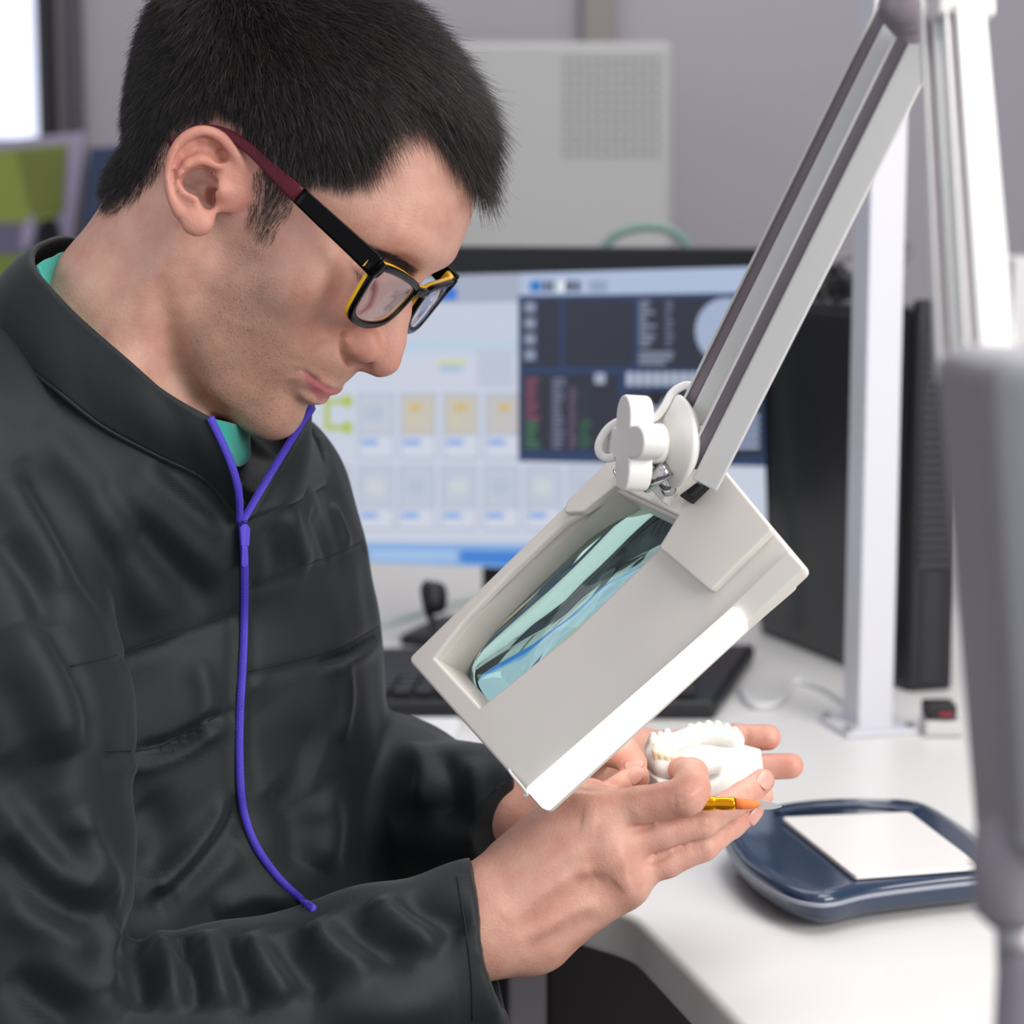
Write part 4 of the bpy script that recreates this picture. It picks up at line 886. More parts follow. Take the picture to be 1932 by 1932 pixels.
# stitched seams
for p in SEAMS:
    for dy in (-13,): tube('seam', jk.line([(x, y + dy) for x, y in p], 6, lift=.0002), .00045, mat('thread', '15181c', .8), JK, seg=5)
tube('cuff_seam', jk.line([(862, 1655), (880, 1760), (890, 1850), (892, 1925)], 6, lift=.0003), .0006, bpy.data.materials['thread'], JK, seg=5)
# ============================================================ hair
HL = [(893, 332), (876, 318), (859, 298), (838, 272), (818, 250), (797, 228), (776, 215), (757, 212), (738, 226), (722, 252), (712, 280), (690, 318), (650, 340), (600, 346), (572, 358), (556, 392), (536, 425), (511, 462), (490, 448), (463, 414), (472, 380), (478, 352), (470, 310), (452, 262), (430, 236), (395, 228), (350, 242), (322, 275), (302, 322), (262, 372), (232, 390), (203, 398), (100, 380), (100, -500), (1100, -500), (1100, 300), (915, 330)]
def hair_mask(X):
    """signed distance (px) to the hairline, negative in the hair; the far side is the mirror of the near one"""
    f, s, u = toH(X); m = HO + (np.outer(f, HF) + np.outer(-np.abs(s), HS) + np.outer(u, HU)) / 1000
    v = m - CAM; d = v @ FWD; x = 966 + FPX * (v @ RT) / d; y = 966 - FPX * (v @ UPV) / d
    sd = poly_sd(x, y, HL)
    back = (f < -35) & (u < -30 - (f + 46) * .2)           # nape behind the ears
    return np.where(back, np.maximum(sd, 12), np.where((f > 60) & (u < 70), np.maximum(sd, np.where(sd < 0, sd, sd)), sd)), f, s, u
near = np.where((sk.V - H(20, 0, 40)) @ (sk.V - H(20, 0, 40)).T.diagonal() < 0)[0] if False else np.arange(len(sk.V))
hd2 = ((sk.V - H(15, 0, 40)) ** 2).sum(1); HI = np.where(hd2 < .15 ** 2)[0]
msk = np.full(len(sk.V), 99.); a_, f_, s_, u_ = hair_mask(sk.V[HI]); isear = (np.abs(s_) > 74.5) & (u_ < 50) & (f_ > -10) & (f_ < 40)
msk[HI] = np.where(isear, 99, a_)
def thick(f, s, u, sd):      # mm of lift of the hair mass above the scalp
    t = 3 + 6.5 * np.clip((u - 20) / 80, 0, 1) + 3.5 * np.clip((f - 60) / 50, 0, 1) * np.clip((u - 60) / 40, 0, 1)
    t = t + 2.5 * np.clip((-f - 20) / 50, 0, 1); return t * np.clip(-sd / 60, 0, 1) ** .7
# dark under-layer: the scalp pushed out
_ff, _ss, _uu = toH(sk.V); qm = ((msk[sk.Q] < -16) & ~((_ff > 36) & (_uu < 44))[sk.Q]).all(1); used = np.unique(sk.Q[qm]); rmp = np.full(len(sk.V), -1); rmp[used] = np.arange(len(used))
fu, su, uu = toH(sk.V[used]); tk = thick(fu, su, uu, msk[used]) * .62 - .15
HV = sk.V[used] + sk.N[used] * (tk / 1000)[:, None]
HV = HV + sk.N[used] * (wave(HV, .012, 9) * .0004)[:, None]
HM = mat('dark_hair_mass', '0b0a0b', .8, bump=.8, bscale=900)
hair = qmesh('hair', HV, rmp[sk.Q[qm]], HM, PERSON)
HSM = bpy.data.materials.new('hair_strands'); HSM.use_nodes = True; nt = HSM.node_tree; b = nt.nodes['Principled BSDF']
b.inputs['Roughness'].default_value = .3; b.inputs['Specular IOR Level'].default_value = .5
hi_ = nt.nodes.new('ShaderNodeHairInfo'); cr_ = nt.nodes.new('ShaderNodeValToRGB'); nt.links.new(hi_.outputs['Random'], cr_.inputs[0]); nt.links.new(cr_.outputs[0], b.inputs['Base Color'])
cr_.color_ramp.elements[0].color = srgb('0c0b0c'); cr_.color_ramp.elements[1].color = srgb('6a5f5c'); cr_.color_ramp.elements[1].position = 1; e = cr_.color_ramp.elements.new(.85); e.color = srgb('2a2423')
def strands(name, R, N, D, Ln, lift, m, parent, rad=.00009, K=6, droop=0.5, curl=.15, jit=.25):
    n = len(R); Pn = np.zeros((n, K, 3)); p = R.copy(); Pn[:, 0] = p
    T0 = D - N * (D * N).sum(1)[:, None]; T0 /= np.linalg.norm(T0, axis=1)[:, None] + 1e-9
    J = rng.normal(size=(n, 3)) * jit; d = T0 + N * lift[:, None] + J; d /= np.linalg.norm(d, axis=1)[:, None]
    for k in range(1, K):
        p = p + d * (Ln / (K - 1))[:, None]; Pn[:, k] = p
        d = d - N * (lift * droop / (K - 1) * 1.3)[:, None] + rng.normal(size=(n, 3)) * curl / K + T0 * .05; d /= np.linalg.norm(d, axis=1)[:, None]
    hc = bpy.data.hair_curves.new(name); hc.add_curves([K] * n)
    hc.points.foreach_set('position', Pn.astype(np.float32).ravel())
    rr = np.tile(np.linspace(1, .35, K), n) * rad
    a = hc.attributes.get('radius') or hc.attributes.new('radius', 'FLOAT', 'POINT'); a.data.foreach_set('value', rr.astype(np.float32))
    hc.materials.append(m); o = bpy.data.objects.new(name, hc); link(o, parent); o['kind'] = 'stuff'; return o
def scatter(Vs, Ns, Qs, wq, n):
    T_ = Qs; A = np.linalg.norm(np.cross(Vs[T_[:, 2]] - Vs[T_[:, 0]], Vs[T_[:, 3]] - Vs[T_[:, 1]]), axis=1) / 2 * wq; c = np.cumsum(A); i = np.searchsorted(c, rng.random(n) * c[-1]); a, b_ = rng.random(n)[:, None], rng.random(n)[:, None]
    q = T_[i]; f = lambda X: (X[q[:, 0]] * (1 - a) + X[q[:, 1]] * a) * (1 - b_) + (X[q[:, 3]] * (1 - a) + X[q[:, 2]] * a) * b_
    N_ = f(Ns); return f(Vs), N_ / np.linalg.norm(N_, axis=1)[:, None]
qh = sk.Q[(msk[sk.Q] < 6).all(1)]
camside = ((sk.N[qh[:, 0]] @ -FWD) > -.25).astype(float) * .85 + .15
R_, N_ = scatter(sk.V, sk.N, qh, camside, 62000)
sd, f, s, u = hair_mask(R_); pr = np.clip((8 - sd) / 34, .05, 1) * np.where((f > 38) & (u < 44), .5, 1); keep_ = rng.random(len(R_)) < pr
R_, N_, sd, f, s, u = R_[keep_], N_[keep_], sd[keep_], f[keep_], s[keep_], u[keep_]
topw = np.clip((u - 55) / 45, 0, 1); frw = np.clip((f - 40) / 50, 0, 1) * topw; bk = np.clip((-f + 5) / 60, 0, 1)
D_ = np.outer(.55 + .45 * topw - .75 * bk * (1 - topw), HF) - np.outer(.62 - .35 * topw + .5 * bk + .3 * frw, HU)
sdb = np.clip((f - 45) / 25, 0, 1) * (u < 45); D_ += -np.outer(sdb * .9, HU) - np.outer(sdb * .5, HF)
edge = np.clip(-sd / 70, 0, 1)
Ln = (6 + 7 * edge + 12 * topw + 12 * frw) / 1000 * rng.uniform(.75, 1.15, len(sd)); lift = .30 + .35 * edge + .25 * frw * 0
R_h0, N_h0, D_h0 = R_[topw > .2], N_[topw > .2], D_[topw > .2]
strands('strands', R_, N_, D_, Ln, lift, HSM, hair, rad=.000095, droop=.55, jit=.17)
# a second, finer layer standing on the mass so the surface shows single hairs
q2 = rmp[sk.Q[qm]]; HN = vnormals(HV, q2)
R2, N2 = scatter(HV, HN, q2, ((HN[q2[:, 0]] @ -FWD) > -.3) * .9 + .1, 30000)
sd, f, s, u = hair_mask(R2); topw = np.clip((u - 55) / 45, 0, 1); frw = np.clip((f - 40) / 50, 0, 1) * topw; bk = np.clip((-f + 5) / 60, 0, 1)
D2 = np.outer(.55 + .45 * topw - .75 * bk * (1 - topw), HF) - np.outer(.62 - .35 * topw + .5 * bk + .3 * frw, HU)
strands('strands', R2, N2, D2, (8 + 8 * topw + 10 * frw) / 1000 * rng.uniform(.7, 1.2, len(sd)), np.full(len(sd), .34), HSM, hair, rad=.00008, droop=.35, jit=.26)
# fringe tuft over the forehead

i3 = rng.integers(0, len(R_h0), 260)
strands('loose_strands', R_h0[i3], N_h0[i3], D_h0[i3], rng.uniform(.016, .030, 260), np.full(260, .75), HSM, hair, rad=.00006, droop=.6, jit=.35, curl=.4)
# eyebrows and lashes
def near_poly(poly, n, mirror=True):
    q = sk.Q[headz[sk.Q[:, 0]] & (f_[sk.Q[:, 0]] > 60)] if False else sk.Q
    m = in_poly(mx_[sk.Q[:, 0]], my_[sk.Q[:, 0]], poly) & headz[sk.Q[:, 0]] & (toH(sk.V[sk.Q[:, 0]])[0] > 60)
    return scatter(sk.V, sk.N, sk.Q[m], np.ones(m.sum()), n)
EB = [(694, 470), (715, 472), (752, 486), (788, 512), (776, 526), (745, 508), (702, 490)]
Rb, Nb = near_poly(EB, 1300); fb, sb2, ub = toH(Rb); g_ = np.sign(sb2)[:, None]
strands('eyebrow', Rb, Nb, -HF * .5 + HS * g_ * .8 + HU * .25, np.full(len(Rb), .0065), np.full(len(Rb), .18), HSM, PERSON, rad=.00007, jit=.12)
def lashes(g):
    R = [];
    for t in np.linspace(-1, 1, 46): R.append(H(114.5 - abs(t) * 6.5 + .2, g * (31 + t * 12), 27.5 + abs(t) ** 2 * 1.2))
    R = np.array(R); n = np.tile(HF, (46, 1)); return R, n
for g in (-1, 1):
    R_, N_ = lashes(g); strands('eyelash', R_, N_, np.tile(HF * .6 - HU * .8, (46, 1)) + HS * 0, np.full(46, .0065), np.full(46, .8), HSM, PERSON, rad=.0001, jit=.12, droop=-.8)
# ============================================================ eyeglasses
GL = thing('eyeglasses', 'black and burgundy eyeglasses with yellow inner rim on the man\'s nose', 'eyeglasses', tuple(H(128, 0, 30)))
BLK = mat('black_acetate', '040405', .2, spec=.14); BUR = mat('burgundy_acetate', '571426', .4, spec=.3); YEL = mat('yellow_acetate', 'e8b410', .35, coat=.3)
def gf(s): return 131.5 - .0016 * s * s
def rim(g, off, ds):
    pts = [(-66, 42), (-50, 42.5), (-30, 41), (-13, 38), (-10, 33), (-14, 20), (-22, 12), (-38, 8.5), (-54, 9), (-62, 13), (-66, 25), (-68, 36)]
    L = smooth_line([H(gf(s) + off, -g * s * (1 + ds * 0), u) for s, u in pts + [pts[0]]], 6)[:-1]; return L
def rimtube(name, g, off, ru, rv, m):
    L = rim(g, off, 0); V_, F_ = tubedata(np.vstack([L, L[:1]]), np.tile([[ru, rv]], (len(L) + 1, 1)), 12, flat=HF)
    n = len(L); V_ = V_[:-12]; F_ = [q for q in F_ if len(q) == 4 and max(q) < n * 12] + [((n - 1) * 12 + k, (n - 1) * 12 + (k + 1) % 12, (k + 1) % 12, k) for k in range(12)]
    return fixn(mesh(name, V_, F_, m, GL))
LG = mat('spectacle_lens', 'f6eef8', .02, trans=1, ior=1.5, spec=.6)
for g in (-1, 1):
    g_ = -g
    rimtube('frame_rim', g, .9, .0021, .0015, BLK); rimtube('inner_rim', g, -1.5, .0022, .0013, YEL)['label'] = 'yellow inner layer of the rim'
    L = rim(g, 0, 0); c0 = L.mean(0); bow = HF * .0022
    V_ = []; rings = 6
    for sd_ in (1, -1):
        for k in range(rings + 1):
            t = 1 - k / rings
            for q in L: V_.append(c0 + (q - c0) * t * .985 + bow * (1 - t * t) + HF * sd_ * .0007 * (1.5 - .0 * t))
    n = len(L); F_ = []
    for s2 in (0, 1):
        o = s2 * (rings + 1) * n
        for k in range(rings):
            for i in range(n): F_.append((o + k * n + i, o + k * n + (i + 1) % n, o + (k + 1) * n + (i + 1) % n, o + (k + 1) * n + i))
    for i in range(n): F_.append((i, (i + 1) % n, (rings + 1) * n + (i + 1) % n, (rings + 1) * n + i))
    lens = mesh('lens', V_, F_, LG, GL); bm = bmesh.new(); bm.from_mesh(lens.data); bmesh.ops.remove_doubles(bm, verts=bm.verts, dist=1e-6); bmesh.ops.recalc_face_normals(bm, faces=bm.faces); bm.to_mesh(lens.data); bm.free()
    # temple: black front half, burgundy rear half, hooked behind the ear
    path = [(125, 70.5, 41), (108, 73, 42.2), (85, 75.5, 43.5), (62, 77, 44.8), (45, 78, 46), (28, 79, 46.5), (12, 78.5, 43), (0, 76, 34), (-8, 73, 20)]
    hts = [6.2, 5.6, 5.2, 4.6, 3.6, 3.0, 2.6, 2.4, 2.2]
    L = smooth_line([H(f, g * s, u) for f, s, u in path], 6); hh = np.interp(np.linspace(0, 1, len(L)), np.linspace(0, 1, 9), hts) / 1000
    k = 16
    def tmp(nm, a, b_, m):
        V_, F_ = tubedata(L[a:b_], np.stack([hh[a:b_], np.full(b_ - a, .0013)], 1), 12, flat=HS); return fixn(mesh(nm, V_, F_, m, GL))
    T1 = tmp('temple', 0, k + 1, BLK); V2, F2 = tubedata(L[k:], np.stack([hh[k:] * .98, np.full(len(L) - k, .0013)], 1), 12, flat=HS)
    fixn(mesh('temple_tip', V2, F2, BUR, GL))['label'] = 'burgundy temple tip'
    for m_, a_, w_ in ((BLK, .6, .0024), (YEL, -1.4, .0022)):
        V_, F_ = tubedata([H(gf(64) + a_, g * 64, 39.5), H(gf(68) + a_, g * 68.5, 40.5), H(gf(69) - 4 + a_, g * 70.8, 41)], np.tile([[.0048, w_]], (3, 1)), 12, flat=HF * .8 + HS * g * .6); fixn(mesh('end_piece', V_, F_, m_, GL))
V_, F_ = tubedata(smooth_line([H(gf(12) + .6, -11.5, 35.5), H(133.2, -4, 35.8), H(133.2, 4, 35.8), H(gf(12) + .6, 11.5, 35.5)], 5), np.tile([[.0028, .0022]], (16, 1)), 12, flat=HF); fixn(mesh('bridge', V_, F_, BLK, GL))
V_, F_ = tubedata(smooth_line([H(gf(12) - 1.8, -11.5, 36), H(131, -4, 36.6), H(131, 4, 36.6), H(gf(12) - 1.8, 11.5, 36)], 5), np.tile([[.0026, .0012]], (16, 1)), 12, flat=HF); fixn(mesh('bridge_lining', V_, F_, YEL, GL))
# ============================================================ magnifier lamp
L0, R0, B0 = P(775, 1243, 1.215), P(1512, 1073, 1.095), P(1025, 1523, 1.13)
NL = unit(np.cross(B0 - L0, R0 - L0)); NL = NL if NL @ FWD < 0 else -NL
def D(px, py, off=0.):
    d = P(px, py, 1) - CAM; t = ((L0 + NL * off - CAM) @ NL) / (d @ NL); return CAM + d * t
AX = unit(R0 - B0); BX = np.cross(NL, AX)
def fill(name, outer, holes, th, m, parent, bev=.0, off=0., org=None, ax=None, bx=None, nz=None, smooth=True):
    """flat plate cut from an outline with holes; outline points in 3D, thickness from the outline plane down to -th"""
    ax = AX if ax is None else ax; bx = BX if bx is None else bx; nz = NL if nz is None else nz; org = outer[0] if org is None else org
    cu = bpy.data.curves.new(name, 'CURVE'); cu.dimensions = '2D'; cu.fill_mode = 'BOTH'; cu.extrude = max(th / 2 - bev, 1e-5); cu.bevel_depth = bev; cu.bevel_resolution = 2; cu.offset = 0 if bev == 0 else -bev * .0
    for loop in [outer] + holes:
        sp = cu.splines.new('POLY'); sp.points.add(len(loop) - 1)
        for i, q in enumerate(loop): sp.points[i].co = ((q - org) @ ax, (q - org) @ bx, 0, 1)
        sp.use_cyclic_u = True
    tmp = bpy.data.objects.new('tmp', cu); me = bpy.data.meshes.new_from_object(tmp); bpy.data.objects.remove(tmp); bpy.data.curves.remove(cu)
    M = Matrix(((ax[0], bx[0], nz[0], 0), (ax[1], bx[1], nz[1], 0), (ax[2], bx[2], nz[2], 0), (0, 0, 0, 1))); o0 = np.array(org) - nz * (th / 2 - off)
    M.translation = Vector(o0); me.transform(M)
    if np.linalg.det(np.array([ax, bx, nz])) < 0: me.flip_normals()
    me.materials.clear(); me.materials.append(m); me.name = name
    for p in me.polygons: p.use_smooth = False
    return link(bpy.data.objects.new(name, me), parent)
LM = thing('magnifier_lamp', 'white swing-arm magnifier lamp with rectangular lens over the hands', 'lamp', tuple(D(1150, 1200)))
PLA = mat('lamp_plastic', 'd6d1ca', .42, bump=.05, bscale=900, coat=.1); PLB = mat('white_plastic', 'e6e4e0', .4); DRK = mat('black_plastic', '17161b', .35)
ALU = mat('brushed_metal', 'dcdcda', .38, coat=.1); ALD = mat('darkened_metal', '8d828a', .4, metal=.2); CHR = mat('chrome', 'c9c9cc', .12, metal=1)  # second metal: dim reflection put into the flank colour; top joint is dark grey too
OUT = rc([(775, 1243), (1160, 868), (1352, 882), (1512, 1073), (1025, 1523)], 7)
HOLE = rc([(814, 1243), (870, 1172), (960, 1078), (1060, 985), (1164, 922), (1280, 976), (1244, 1040), (1080, 1200), (905, 1341)], 6)
hs = fill('housing', [D(*q) for q in OUT], [[D(*q) for q in HOLE]], .008, PLA, LM, .0018)
fill('lens_well', [D(*q) for q in rc([(798, 1246), (860, 1166), (950, 1070), (1052, 975), (1160, 908), (1298, 972), (1258, 1050), (1092, 1210), (903, 1358)], 6)], [[D(*q) for q in HOLE]], .046, PLA, LM, .0012, -.0015)
fill('raised_plate', [D(*q, .005) for q in rc([(1066, 964), (1072, 946), (1158, 862), (1352, 876), (1452, 998), (1340, 1110), (1258, 1040), (1246, 1032), (1284, 970), (1160, 912), (1098, 962)], 5)], [], .006, PLA, LM, .0012, 0)
fill('lower_rail', [D(*q, .0035) for q in rc([(1000, 1493), (1384, 1142), (1486, 1044), (1512, 1071), (1400, 1178), (1025, 1521)], 3)], [], .005, PLA, LM, .001, 0)
GLOW = mat('lit_diffuser', 'ffffff', .5, emit='fffdf8', estr=1.0)
fill('light_tube', [D(*q, .0065) for q in rc([(994, 1488), (1384, 1147), (1400, 1180), (1025, 1522)], 4)], [], .006, GLOW, LM, .001, 0)['label'] = 'glowing white light strip'
# lower shell with the side walls towards the hands
inner = [(810, 1240), (1160, 900), (1345, 905), (1480, 1073), (1025, 1490)]
fill('lower_shell', [D(*q) for q in rc([(800, 1240), (1160, 895), (1335, 900), (1448, 1068), (985, 1470)], 8)], [[D(*q) for q in HOLE]], .030, PLA, LM, .002, -.004)
# lens
LZ = mat('magnifier_glass', 'c4ece4', .01, trans=1, ior=1.52, spec=.6)
_h = np.array([D(*q) for q in HOLE]); ha = (_h @ AX); hb_ = (_h @ BX); HA = (ha.max() - ha.min()) / 2; HB_ = (hb_.max() - hb_.min()) / 2; print('hole half', HA, HB_)
lc = L0 + AX * ((ha.max() + ha.min()) / 2 - L0 @ AX) + BX * ((hb_.max() + hb_.min()) / 2 - L0 @ BX) - NL * .030; V_ = []; F_ = []; nr, na = 14, 56
for s2 in (1, -1):
    for i in range(nr + 1):
        r = i / nr
        for k in range(na):
            a = 2 * math.pi * k / na; ca, sa = math.cos(a), math.sin(a); e = .55; x = math.copysign(abs(ca) ** e, ca) * r; y = math.copysign(abs(sa) ** e, sa) * r
            V_.append(lc + AX * x * HA * 1.0 + BX * y * HB_ * 1.0 + NL * s2 * (.0015 + .0125 * (1 - r * r)))
o = (nr + 1) * na
for s2 in (0, 1):
    for i in range(nr):
        for k in range(na): F_.append((s2 * o + i * na + k, s2 * o + i * na + (k + 1) % na, s2 * o + (i + 1) * na + (k + 1) % na, s2 * o + (i + 1) * na + k))
for k in range(na): F_.append((nr * na + k, nr * na + (k + 1) % na, o + nr * na + (k + 1) % na, o + nr * na + k))
lens = mesh('lens', V_, F_, LZ, LM); bm = bmesh.new(); bm.from_mesh(lens.data); bmesh.ops.remove_doubles(bm, verts=bm.verts, dist=1e-6); bmesh.ops.recalc_face_normals(bm, faces=bm.faces); bm.to_mesh(lens.data); bm.free(); lens['label'] = 'thick convex glass lens'
TEAL = mat('lens_edge_teal', '2f8f88', .15, coat=.5)
ring = [lc + AX * math.copysign(abs(math.cos(a)) ** .55, math.cos(a)) * HA * 1.0 + BX * math.copysign(abs(math.sin(a)) ** .55, math.sin(a)) * HB_ * 1.0 - NL * .004 for a in np.linspace(0, 2 * math.pi, 57)]
tube('lens_seat', ring, .0022, TEAL, LM, seg=8)
# hook wire, clips, switch
tube('wire_hook', smooth_line([D(960, 1452, .002), D(967, 1463, .003), D(986, 1485, .003), D(996, 1500, .002), D(988, 1501, .002)], 4), .0009, PLB, LM, seg=6)
tube('wire_clip', smooth_line([D(1178, 922, .008), D(1160, 893, .008), D(1160, 886, .008), D(1170, 884, .008)], 4), .0007, CHR, LM, seg=6)
prism('tab', [D(1234, 926, .006), D(1245, 914, .010), D(1281, 933, .010), D(1262, 957, .006)], NL * .008, PLB, LM, .001)
sw = prism('switch', [D(1288, 940, .006), D(1325, 912, .006), D(1342, 921, .006), D(1308, 953, .006)], NL * .0045, DRK, LM, .0008)
prism('switch_button', [D(1299, 934, .010), D(1322, 915, .010), D(1332, 920, .010), D(1309, 941, .010)], NL * .005, DRK, sw, .001)
light = bpy.data.lights.new('lamp_tube_light', 'AREA'); light.shape = 'RECTANGLE'; light.size = .16; light.size_y = .02; light.energy = .028; light.color = (1, .98, .95)
lo = bpy.data.objects.new('lamp_tube_light', light); COL.objects.link(lo); lo.parent = LM; lo.matrix_parent_inverse = Matrix.Identity(4)
lpos = D(1190, 1330, -.052); tgt = P(1260, 1540, 1.20); zz_ = -unit(tgt - lpos); xx_ = unit(AX - zz_ * (AX @ zz_)); yy_ = np.cross(zz_, xx_)
lo.matrix_world = Matrix(((xx_[0], yy_[0], zz_[0], lpos[0]), (xx_[1], yy_[1], zz_[1], lpos[1]), (xx_[2], yy_[2], zz_[2], lpos[2]), (0, 0, 0, 1)))
tube('under_tube', [D(1050, 1455, -.046), D(1400, 1135, -.046)], .006, GLOW, LM, seg=12)
# joint: friction disc, star knob, stem, cable
kd = unit(camv(-.92, .03, -.39))
c_ = P(1272, 833, 1.115)
lathe('friction_disc', [(.001, -.008), (.010, -.007), (.020, -.005), (.0248, 0), (.0238, .002), (.013, .0075), (.006, .008), (.001, .0082)], c_, kd, PLB, LM, 36)
lathe('screw', [(.0045, .0), (.0045, .003), (.003, .0035)], c_ + kd * .0065 , kd, mat('brass', '8a6a3c', .3, metal=1), LM, 16)
lathe('bushing', [(.009, -.02), (.009, .004)], c_ - kd * .012, kd, PLB, LM, 20)
def star(cen, axis, r0, r1, n, th, m, parent, name, rot=0):
    ax = unit(axis); u = unit(UPV - ax * (UPV @ ax)); v = np.cross(ax, u); pts = []
    for i in range(72):
        a = 2 * math.pi * i / 72 + rot; r = r0 + (r1 - r0) * (.5 + .5 * math.cos(n * a)) ** .6; pts.append(cen + (u * math.cos(a) + v * math.sin(a)) * r - ax * th / 2)
    return prism(name, pts, ax * th, m, parent, .0016)
star(P(1197, 836, 1.10), kd, .0115, .0248, 4, .014, PLB, LM, 'star_knob'); lathe('knob_hub', [(.011, -.006), (.009, .008)], P(1212, 836, 1.105) - kd * .004, kd, PLB, LM, 20)
lathe('knob_neck', [(.006, -.028), (.006, .0)], P(1205, 836, 1.104), kd, PLB, LM, 16)
tube('bracket', smooth_line([P(1222, 862, 1.12), P(1240, 888, 1.118), P(1256, 912, 1.116), P(1262, 925, 1.12)], 4), .0042, CHR, LM)
lathe('pivot', [(.0045, -.01), (.0045, .01)], P(1238, 900, 1.112), camv(.5, .4, -.7), CHR, LM, 16)
prism('mounting_ear', [P(1345, 815, 1.11), P(1358, 850, 1.11), P(1352, 905, 1.11), P(1325, 915, 1.11), P(1318, 880, 1.11)], FWD * .01, PLB, LM, .002)
cbl = smooth_line([P(1310, 728, 1.118), P(1290, 728, 1.115), P(1268, 742, 1.112), P(1252, 770, 1.11), P(1235, 788, 1.11), P(1212, 793, 1.11), P(1178, 792, 1.11), P(1150, 806, 1.11), P(1132, 832, 1.11), P(1130, 852, 1.11), P(1142, 864, 1.11), P(1165, 862, 1.108)], 5)
V_, F_ = tubedata(cbl, np.tile([[.0022, .0016]], (len(cbl), 1)), 10, flat=FWD); fixn(mesh('cable', V_, F_, PLB, LM))
# arms
def beam(name, a, b, wl, wd, thk, roll=0., ends=True):
    """channel beam: a light front web with a left flank darkened for the dim room it mirrors"""
    d = unit(b - a); n = -FWD; n = unit(n - d * (n @ d)); s = np.cross(n, d); s = s if s @ RT > 0 else -s
    c, sn = math.cos(roll), math.sin(roll); n, s = n * c - s * sn, s * c + n * sn
    L = np.linalg.norm(b - a); A_ = (s, d, n)
    o = box(name, (0, 0, -thk), (wl, L, 0), ALU, LM, .0012, axes=A_, org=a)
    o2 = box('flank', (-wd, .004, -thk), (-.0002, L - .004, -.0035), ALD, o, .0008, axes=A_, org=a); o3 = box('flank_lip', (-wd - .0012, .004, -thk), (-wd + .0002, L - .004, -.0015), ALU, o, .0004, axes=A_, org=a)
    return o
k1 = 3620; 
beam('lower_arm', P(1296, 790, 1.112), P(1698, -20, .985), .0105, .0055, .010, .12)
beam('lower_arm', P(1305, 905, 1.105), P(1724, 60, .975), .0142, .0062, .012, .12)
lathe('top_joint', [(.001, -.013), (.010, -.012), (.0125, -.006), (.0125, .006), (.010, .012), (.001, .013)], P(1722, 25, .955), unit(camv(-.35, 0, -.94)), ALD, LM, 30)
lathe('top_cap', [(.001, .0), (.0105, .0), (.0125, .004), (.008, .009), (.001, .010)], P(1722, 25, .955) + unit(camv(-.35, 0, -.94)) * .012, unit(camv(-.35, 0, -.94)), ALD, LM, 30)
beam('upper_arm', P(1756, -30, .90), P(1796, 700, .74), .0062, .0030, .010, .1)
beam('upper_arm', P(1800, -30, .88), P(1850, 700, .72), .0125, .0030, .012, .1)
box('arm_bracket', (-.012, -.012, -.01), (.012, .008, .01), ALU, LM, .002, axes=(RT, UPV, -FWD), org=P(1815, -14, .88))
# foreground bracket that carries the arms
HSG = mat('grey_enamel', 'aaa9af', .5); HSD = mat('grey_enamel_shaded', '8f8a94', .6)  # second enamel is darker: left-face shade put into the colour; clamp, knuckle share it
q = [P(1852, 668, .62), P(2160, 668, .60), P(2150, 660, .70), P(1756, 645, .71), P(1912, 1625, .66), P(2160, 1640, .64), P(2150, 1600, .74), P(1836, 1606, .745)]
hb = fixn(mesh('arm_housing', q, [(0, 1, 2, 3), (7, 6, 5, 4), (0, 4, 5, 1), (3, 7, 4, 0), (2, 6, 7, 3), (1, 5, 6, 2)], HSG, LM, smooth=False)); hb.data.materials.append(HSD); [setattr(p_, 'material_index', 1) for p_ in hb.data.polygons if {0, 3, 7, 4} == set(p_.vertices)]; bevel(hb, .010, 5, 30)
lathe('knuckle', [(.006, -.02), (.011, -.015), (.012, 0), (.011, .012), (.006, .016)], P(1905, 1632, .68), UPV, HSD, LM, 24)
tube('post', [P(1903, 1640, .68), P(1908, 1830, .685)], .0048, HSG, LM, seg=16)
q = [P(1880, 1790, .67), P(2100, 1790, .66), P(2100, 1800, .74), P(1895, 1800, .75), P(1862, 2150, .67), P(2100, 2150, .66), P(2100, 2150, .74), P(1880, 2150, .75)]
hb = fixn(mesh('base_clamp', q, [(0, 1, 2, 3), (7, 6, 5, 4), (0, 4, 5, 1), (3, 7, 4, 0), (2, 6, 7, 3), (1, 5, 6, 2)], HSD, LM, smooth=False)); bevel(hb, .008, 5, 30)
# ============================================================ carving tool and dental model
TL_ = thing('carving_tool', 'slim dental hand tool with knurled gold collar and orange tip, in the near hand', 'tool', tuple(P(1340, 1515, 1.15)))
ta_ = P(1040, 1499, 1.192); tb_ = P(1330, 1516, 1.152); td = unit(tb_ - ta_)
GOLD = mat('gold_anodised', 'e79a10', .25, metal=.85); ORG = mat('orange_rubber', 'f0803c', .5); BLD = mat('clear_blade', 'dfe8e8', .08, trans=.7, coat=.4); STL = mat('steel', 'b8bcbe', .28, metal=1)
Lh = np.linalg.norm(tb_ - ta_); hp = [(.0005, 0), (.0018, .001)]
for i in range(24): hp += [(.0021, .003 + i * .0013), (.0017, .00365 + i * .0013)]
hp += [(.002, .036), (.0022, Lh - .004)]
lathe('handle', hp, ta_, td, STL, TL_, 16)
c0 = P(1319, 1515.5, 1.1535); td2 = unit(P(1388, 1516.5, 1.150) - c0); lc_ = np.linalg.norm(P(1388, 1516.5, 1.150) - c0)
lathe('collar', [(.0022, -.006), (.0038, -.003), (.0040, .002), (.0040, .0075), (.0036, .0085), (.0033, .0105), (.0036, .012), (.0036, lc_ - .001), (.0032, lc_)], c0, td2, GOLD, TL_, 24)
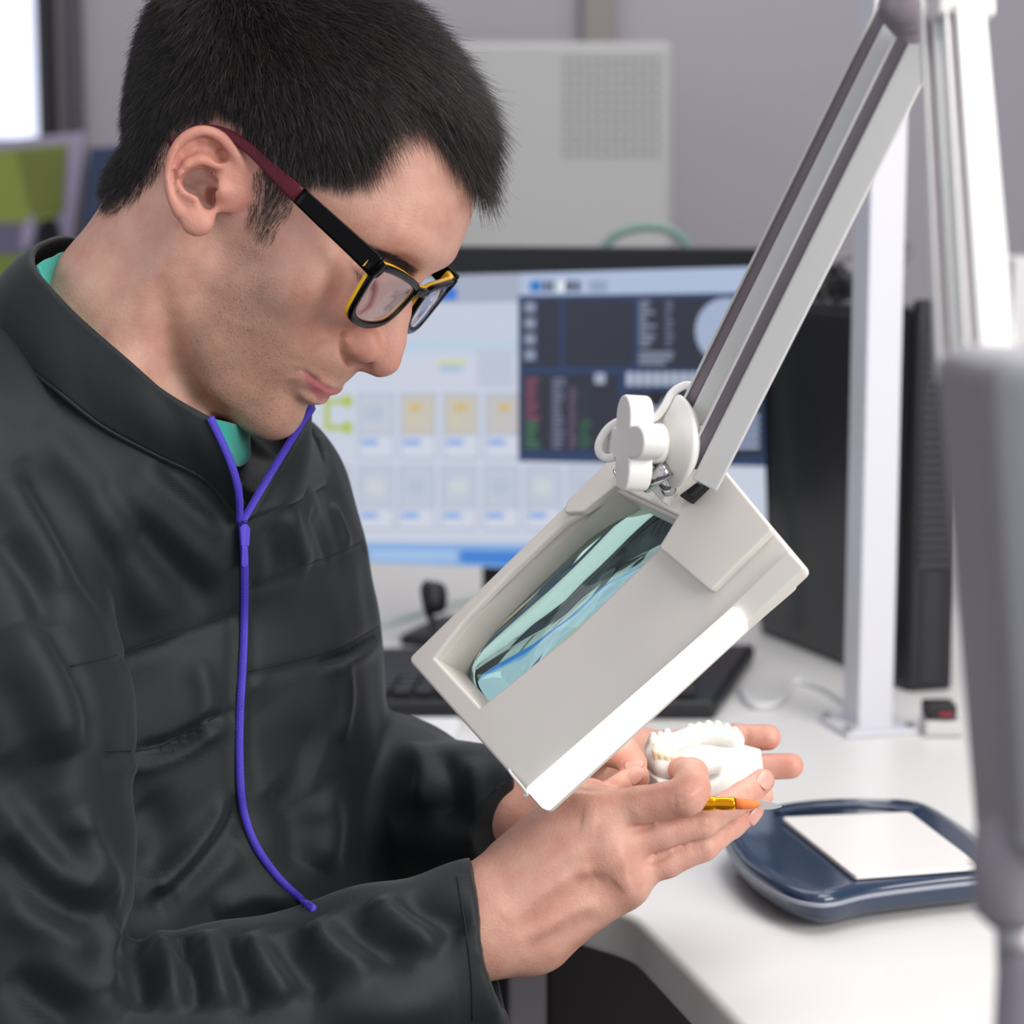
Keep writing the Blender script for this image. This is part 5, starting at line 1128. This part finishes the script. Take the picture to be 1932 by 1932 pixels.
c1 = c0 + td2 * lc_; lathe('tip_sleeve', [(.0030, 0), (.0030, .004), (.0026, .009), (.0014, .0125), (.0004, .0135)], c1, unit(P(1430, 1518, 1.15) - c1), ORG, TL_, 20)
pp = [(1422, 1512), (1440, 1509), (1462, 1515), (1478, 1522), (1460, 1527), (1438, 1528), (1422, 1526), (1416, 1519)]
prism('blade', [P(x, y, 1.1515) for x, y in rc(pp, 6)], FWD * .0012, BLD, TL_, .0003)
DM = thing('dental_model', 'white plaster dental cast with teeth, held in the far palm', 'dental cast', tuple(P(1330, 1440, 1.235)))
PLS = mat('plaster', 'd8d6d2', .7, bump=.25, bscale=350); CRM = mat('cream_porcelain', 'eadfc2', .3, coat=.3)
A = [P(1218, 1452, 1.228), P(1240, 1428, 1.245), P(1295, 1404, 1.262), P(1360, 1402, 1.265), P(1405, 1404, 1.262), P(1437, 1412, 1.250), P(1400, 1447, 1.232), P(1340, 1484, 1.222), P(1290, 1486, 1.218), P(1240, 1470, 1.220)]
prism('plaster_base', A, np.array([.002, -.002, -.0155]), PLS, DM, .0015)
arch = [(1385, 1398, 1.262), (1350, 1388, 1.266), (1310, 1388, 1.266), (1296, 1394, 1.262), (1262, 1404, 1.254), (1238, 1412, 1.246), (1234, 1432, 1.234), (1250, 1447, 1.226), (1280, 1450, 1.222), (1312, 1450, 1.224), (1345, 1440, 1.230)]
gum = [('u', .003, chain([P(*q) for q in arch], [.0062] * len(arch), .002))]
def tooth(x, y, d, h, r, lean=0): return ('u', .0012, chain([P(x, y, d), P(x + lean, y - h * .6, d), P(x + lean, y - h, d)], [r * .95, r, r * .72], .001))
for x, y, d, h, r in [(1386, 1399, 1.262, 20, .0038), (1370, 1394, 1.264, 22, .0038), (1353, 1391, 1.266, 24, .0038), (1336, 1389, 1.267, 23, .0036), (1319, 1389, 1.266, 20, .0034), (1302, 1392, 1.264, 20, .0034), (1279, 1400, 1.257, 16, .0019), (1258, 1404, 1.252, 23, .0034), (1245, 1406, 1.248, 20, .0032), (1232, 1410, 1.243, 22, .0032)]: gum.append(tooth(x, y, d, h, r))
for x, y, d in [(1297, 1438, 1.222), (1310, 1436, 1.224), (1325, 1436, 1.226), (1338, 1434, 1.229), (1348, 1430, 1.232)]: gum.append(tooth(x, y, d, 9, .0032))
V, Q = polygonise(Grp(gum), .0006); V = relax(V, Q, 1); qmesh('teeth', V, Q, PLS, DM)
fr_ = []
for i, (x, y) in enumerate([(1240, 1424), (1250, 1430), (1262, 1434), (1275, 1437), (1288, 1438)]): fr_.append(('u', .0004, chain([P(x, y + 6, 1.2245 - i * .001), P(x - 1, y - 8, 1.224 - i * .001), P(x - 2, y - 16, 1.226 - i * .001)], [.0024, .0029, .0024], .001)))
V, Q = polygonise(Grp(fr_), .0005); V = relax(V, Q, 1); qmesh('crowns', V, Q, CRM, DM)['label'] = 'cream front crowns'
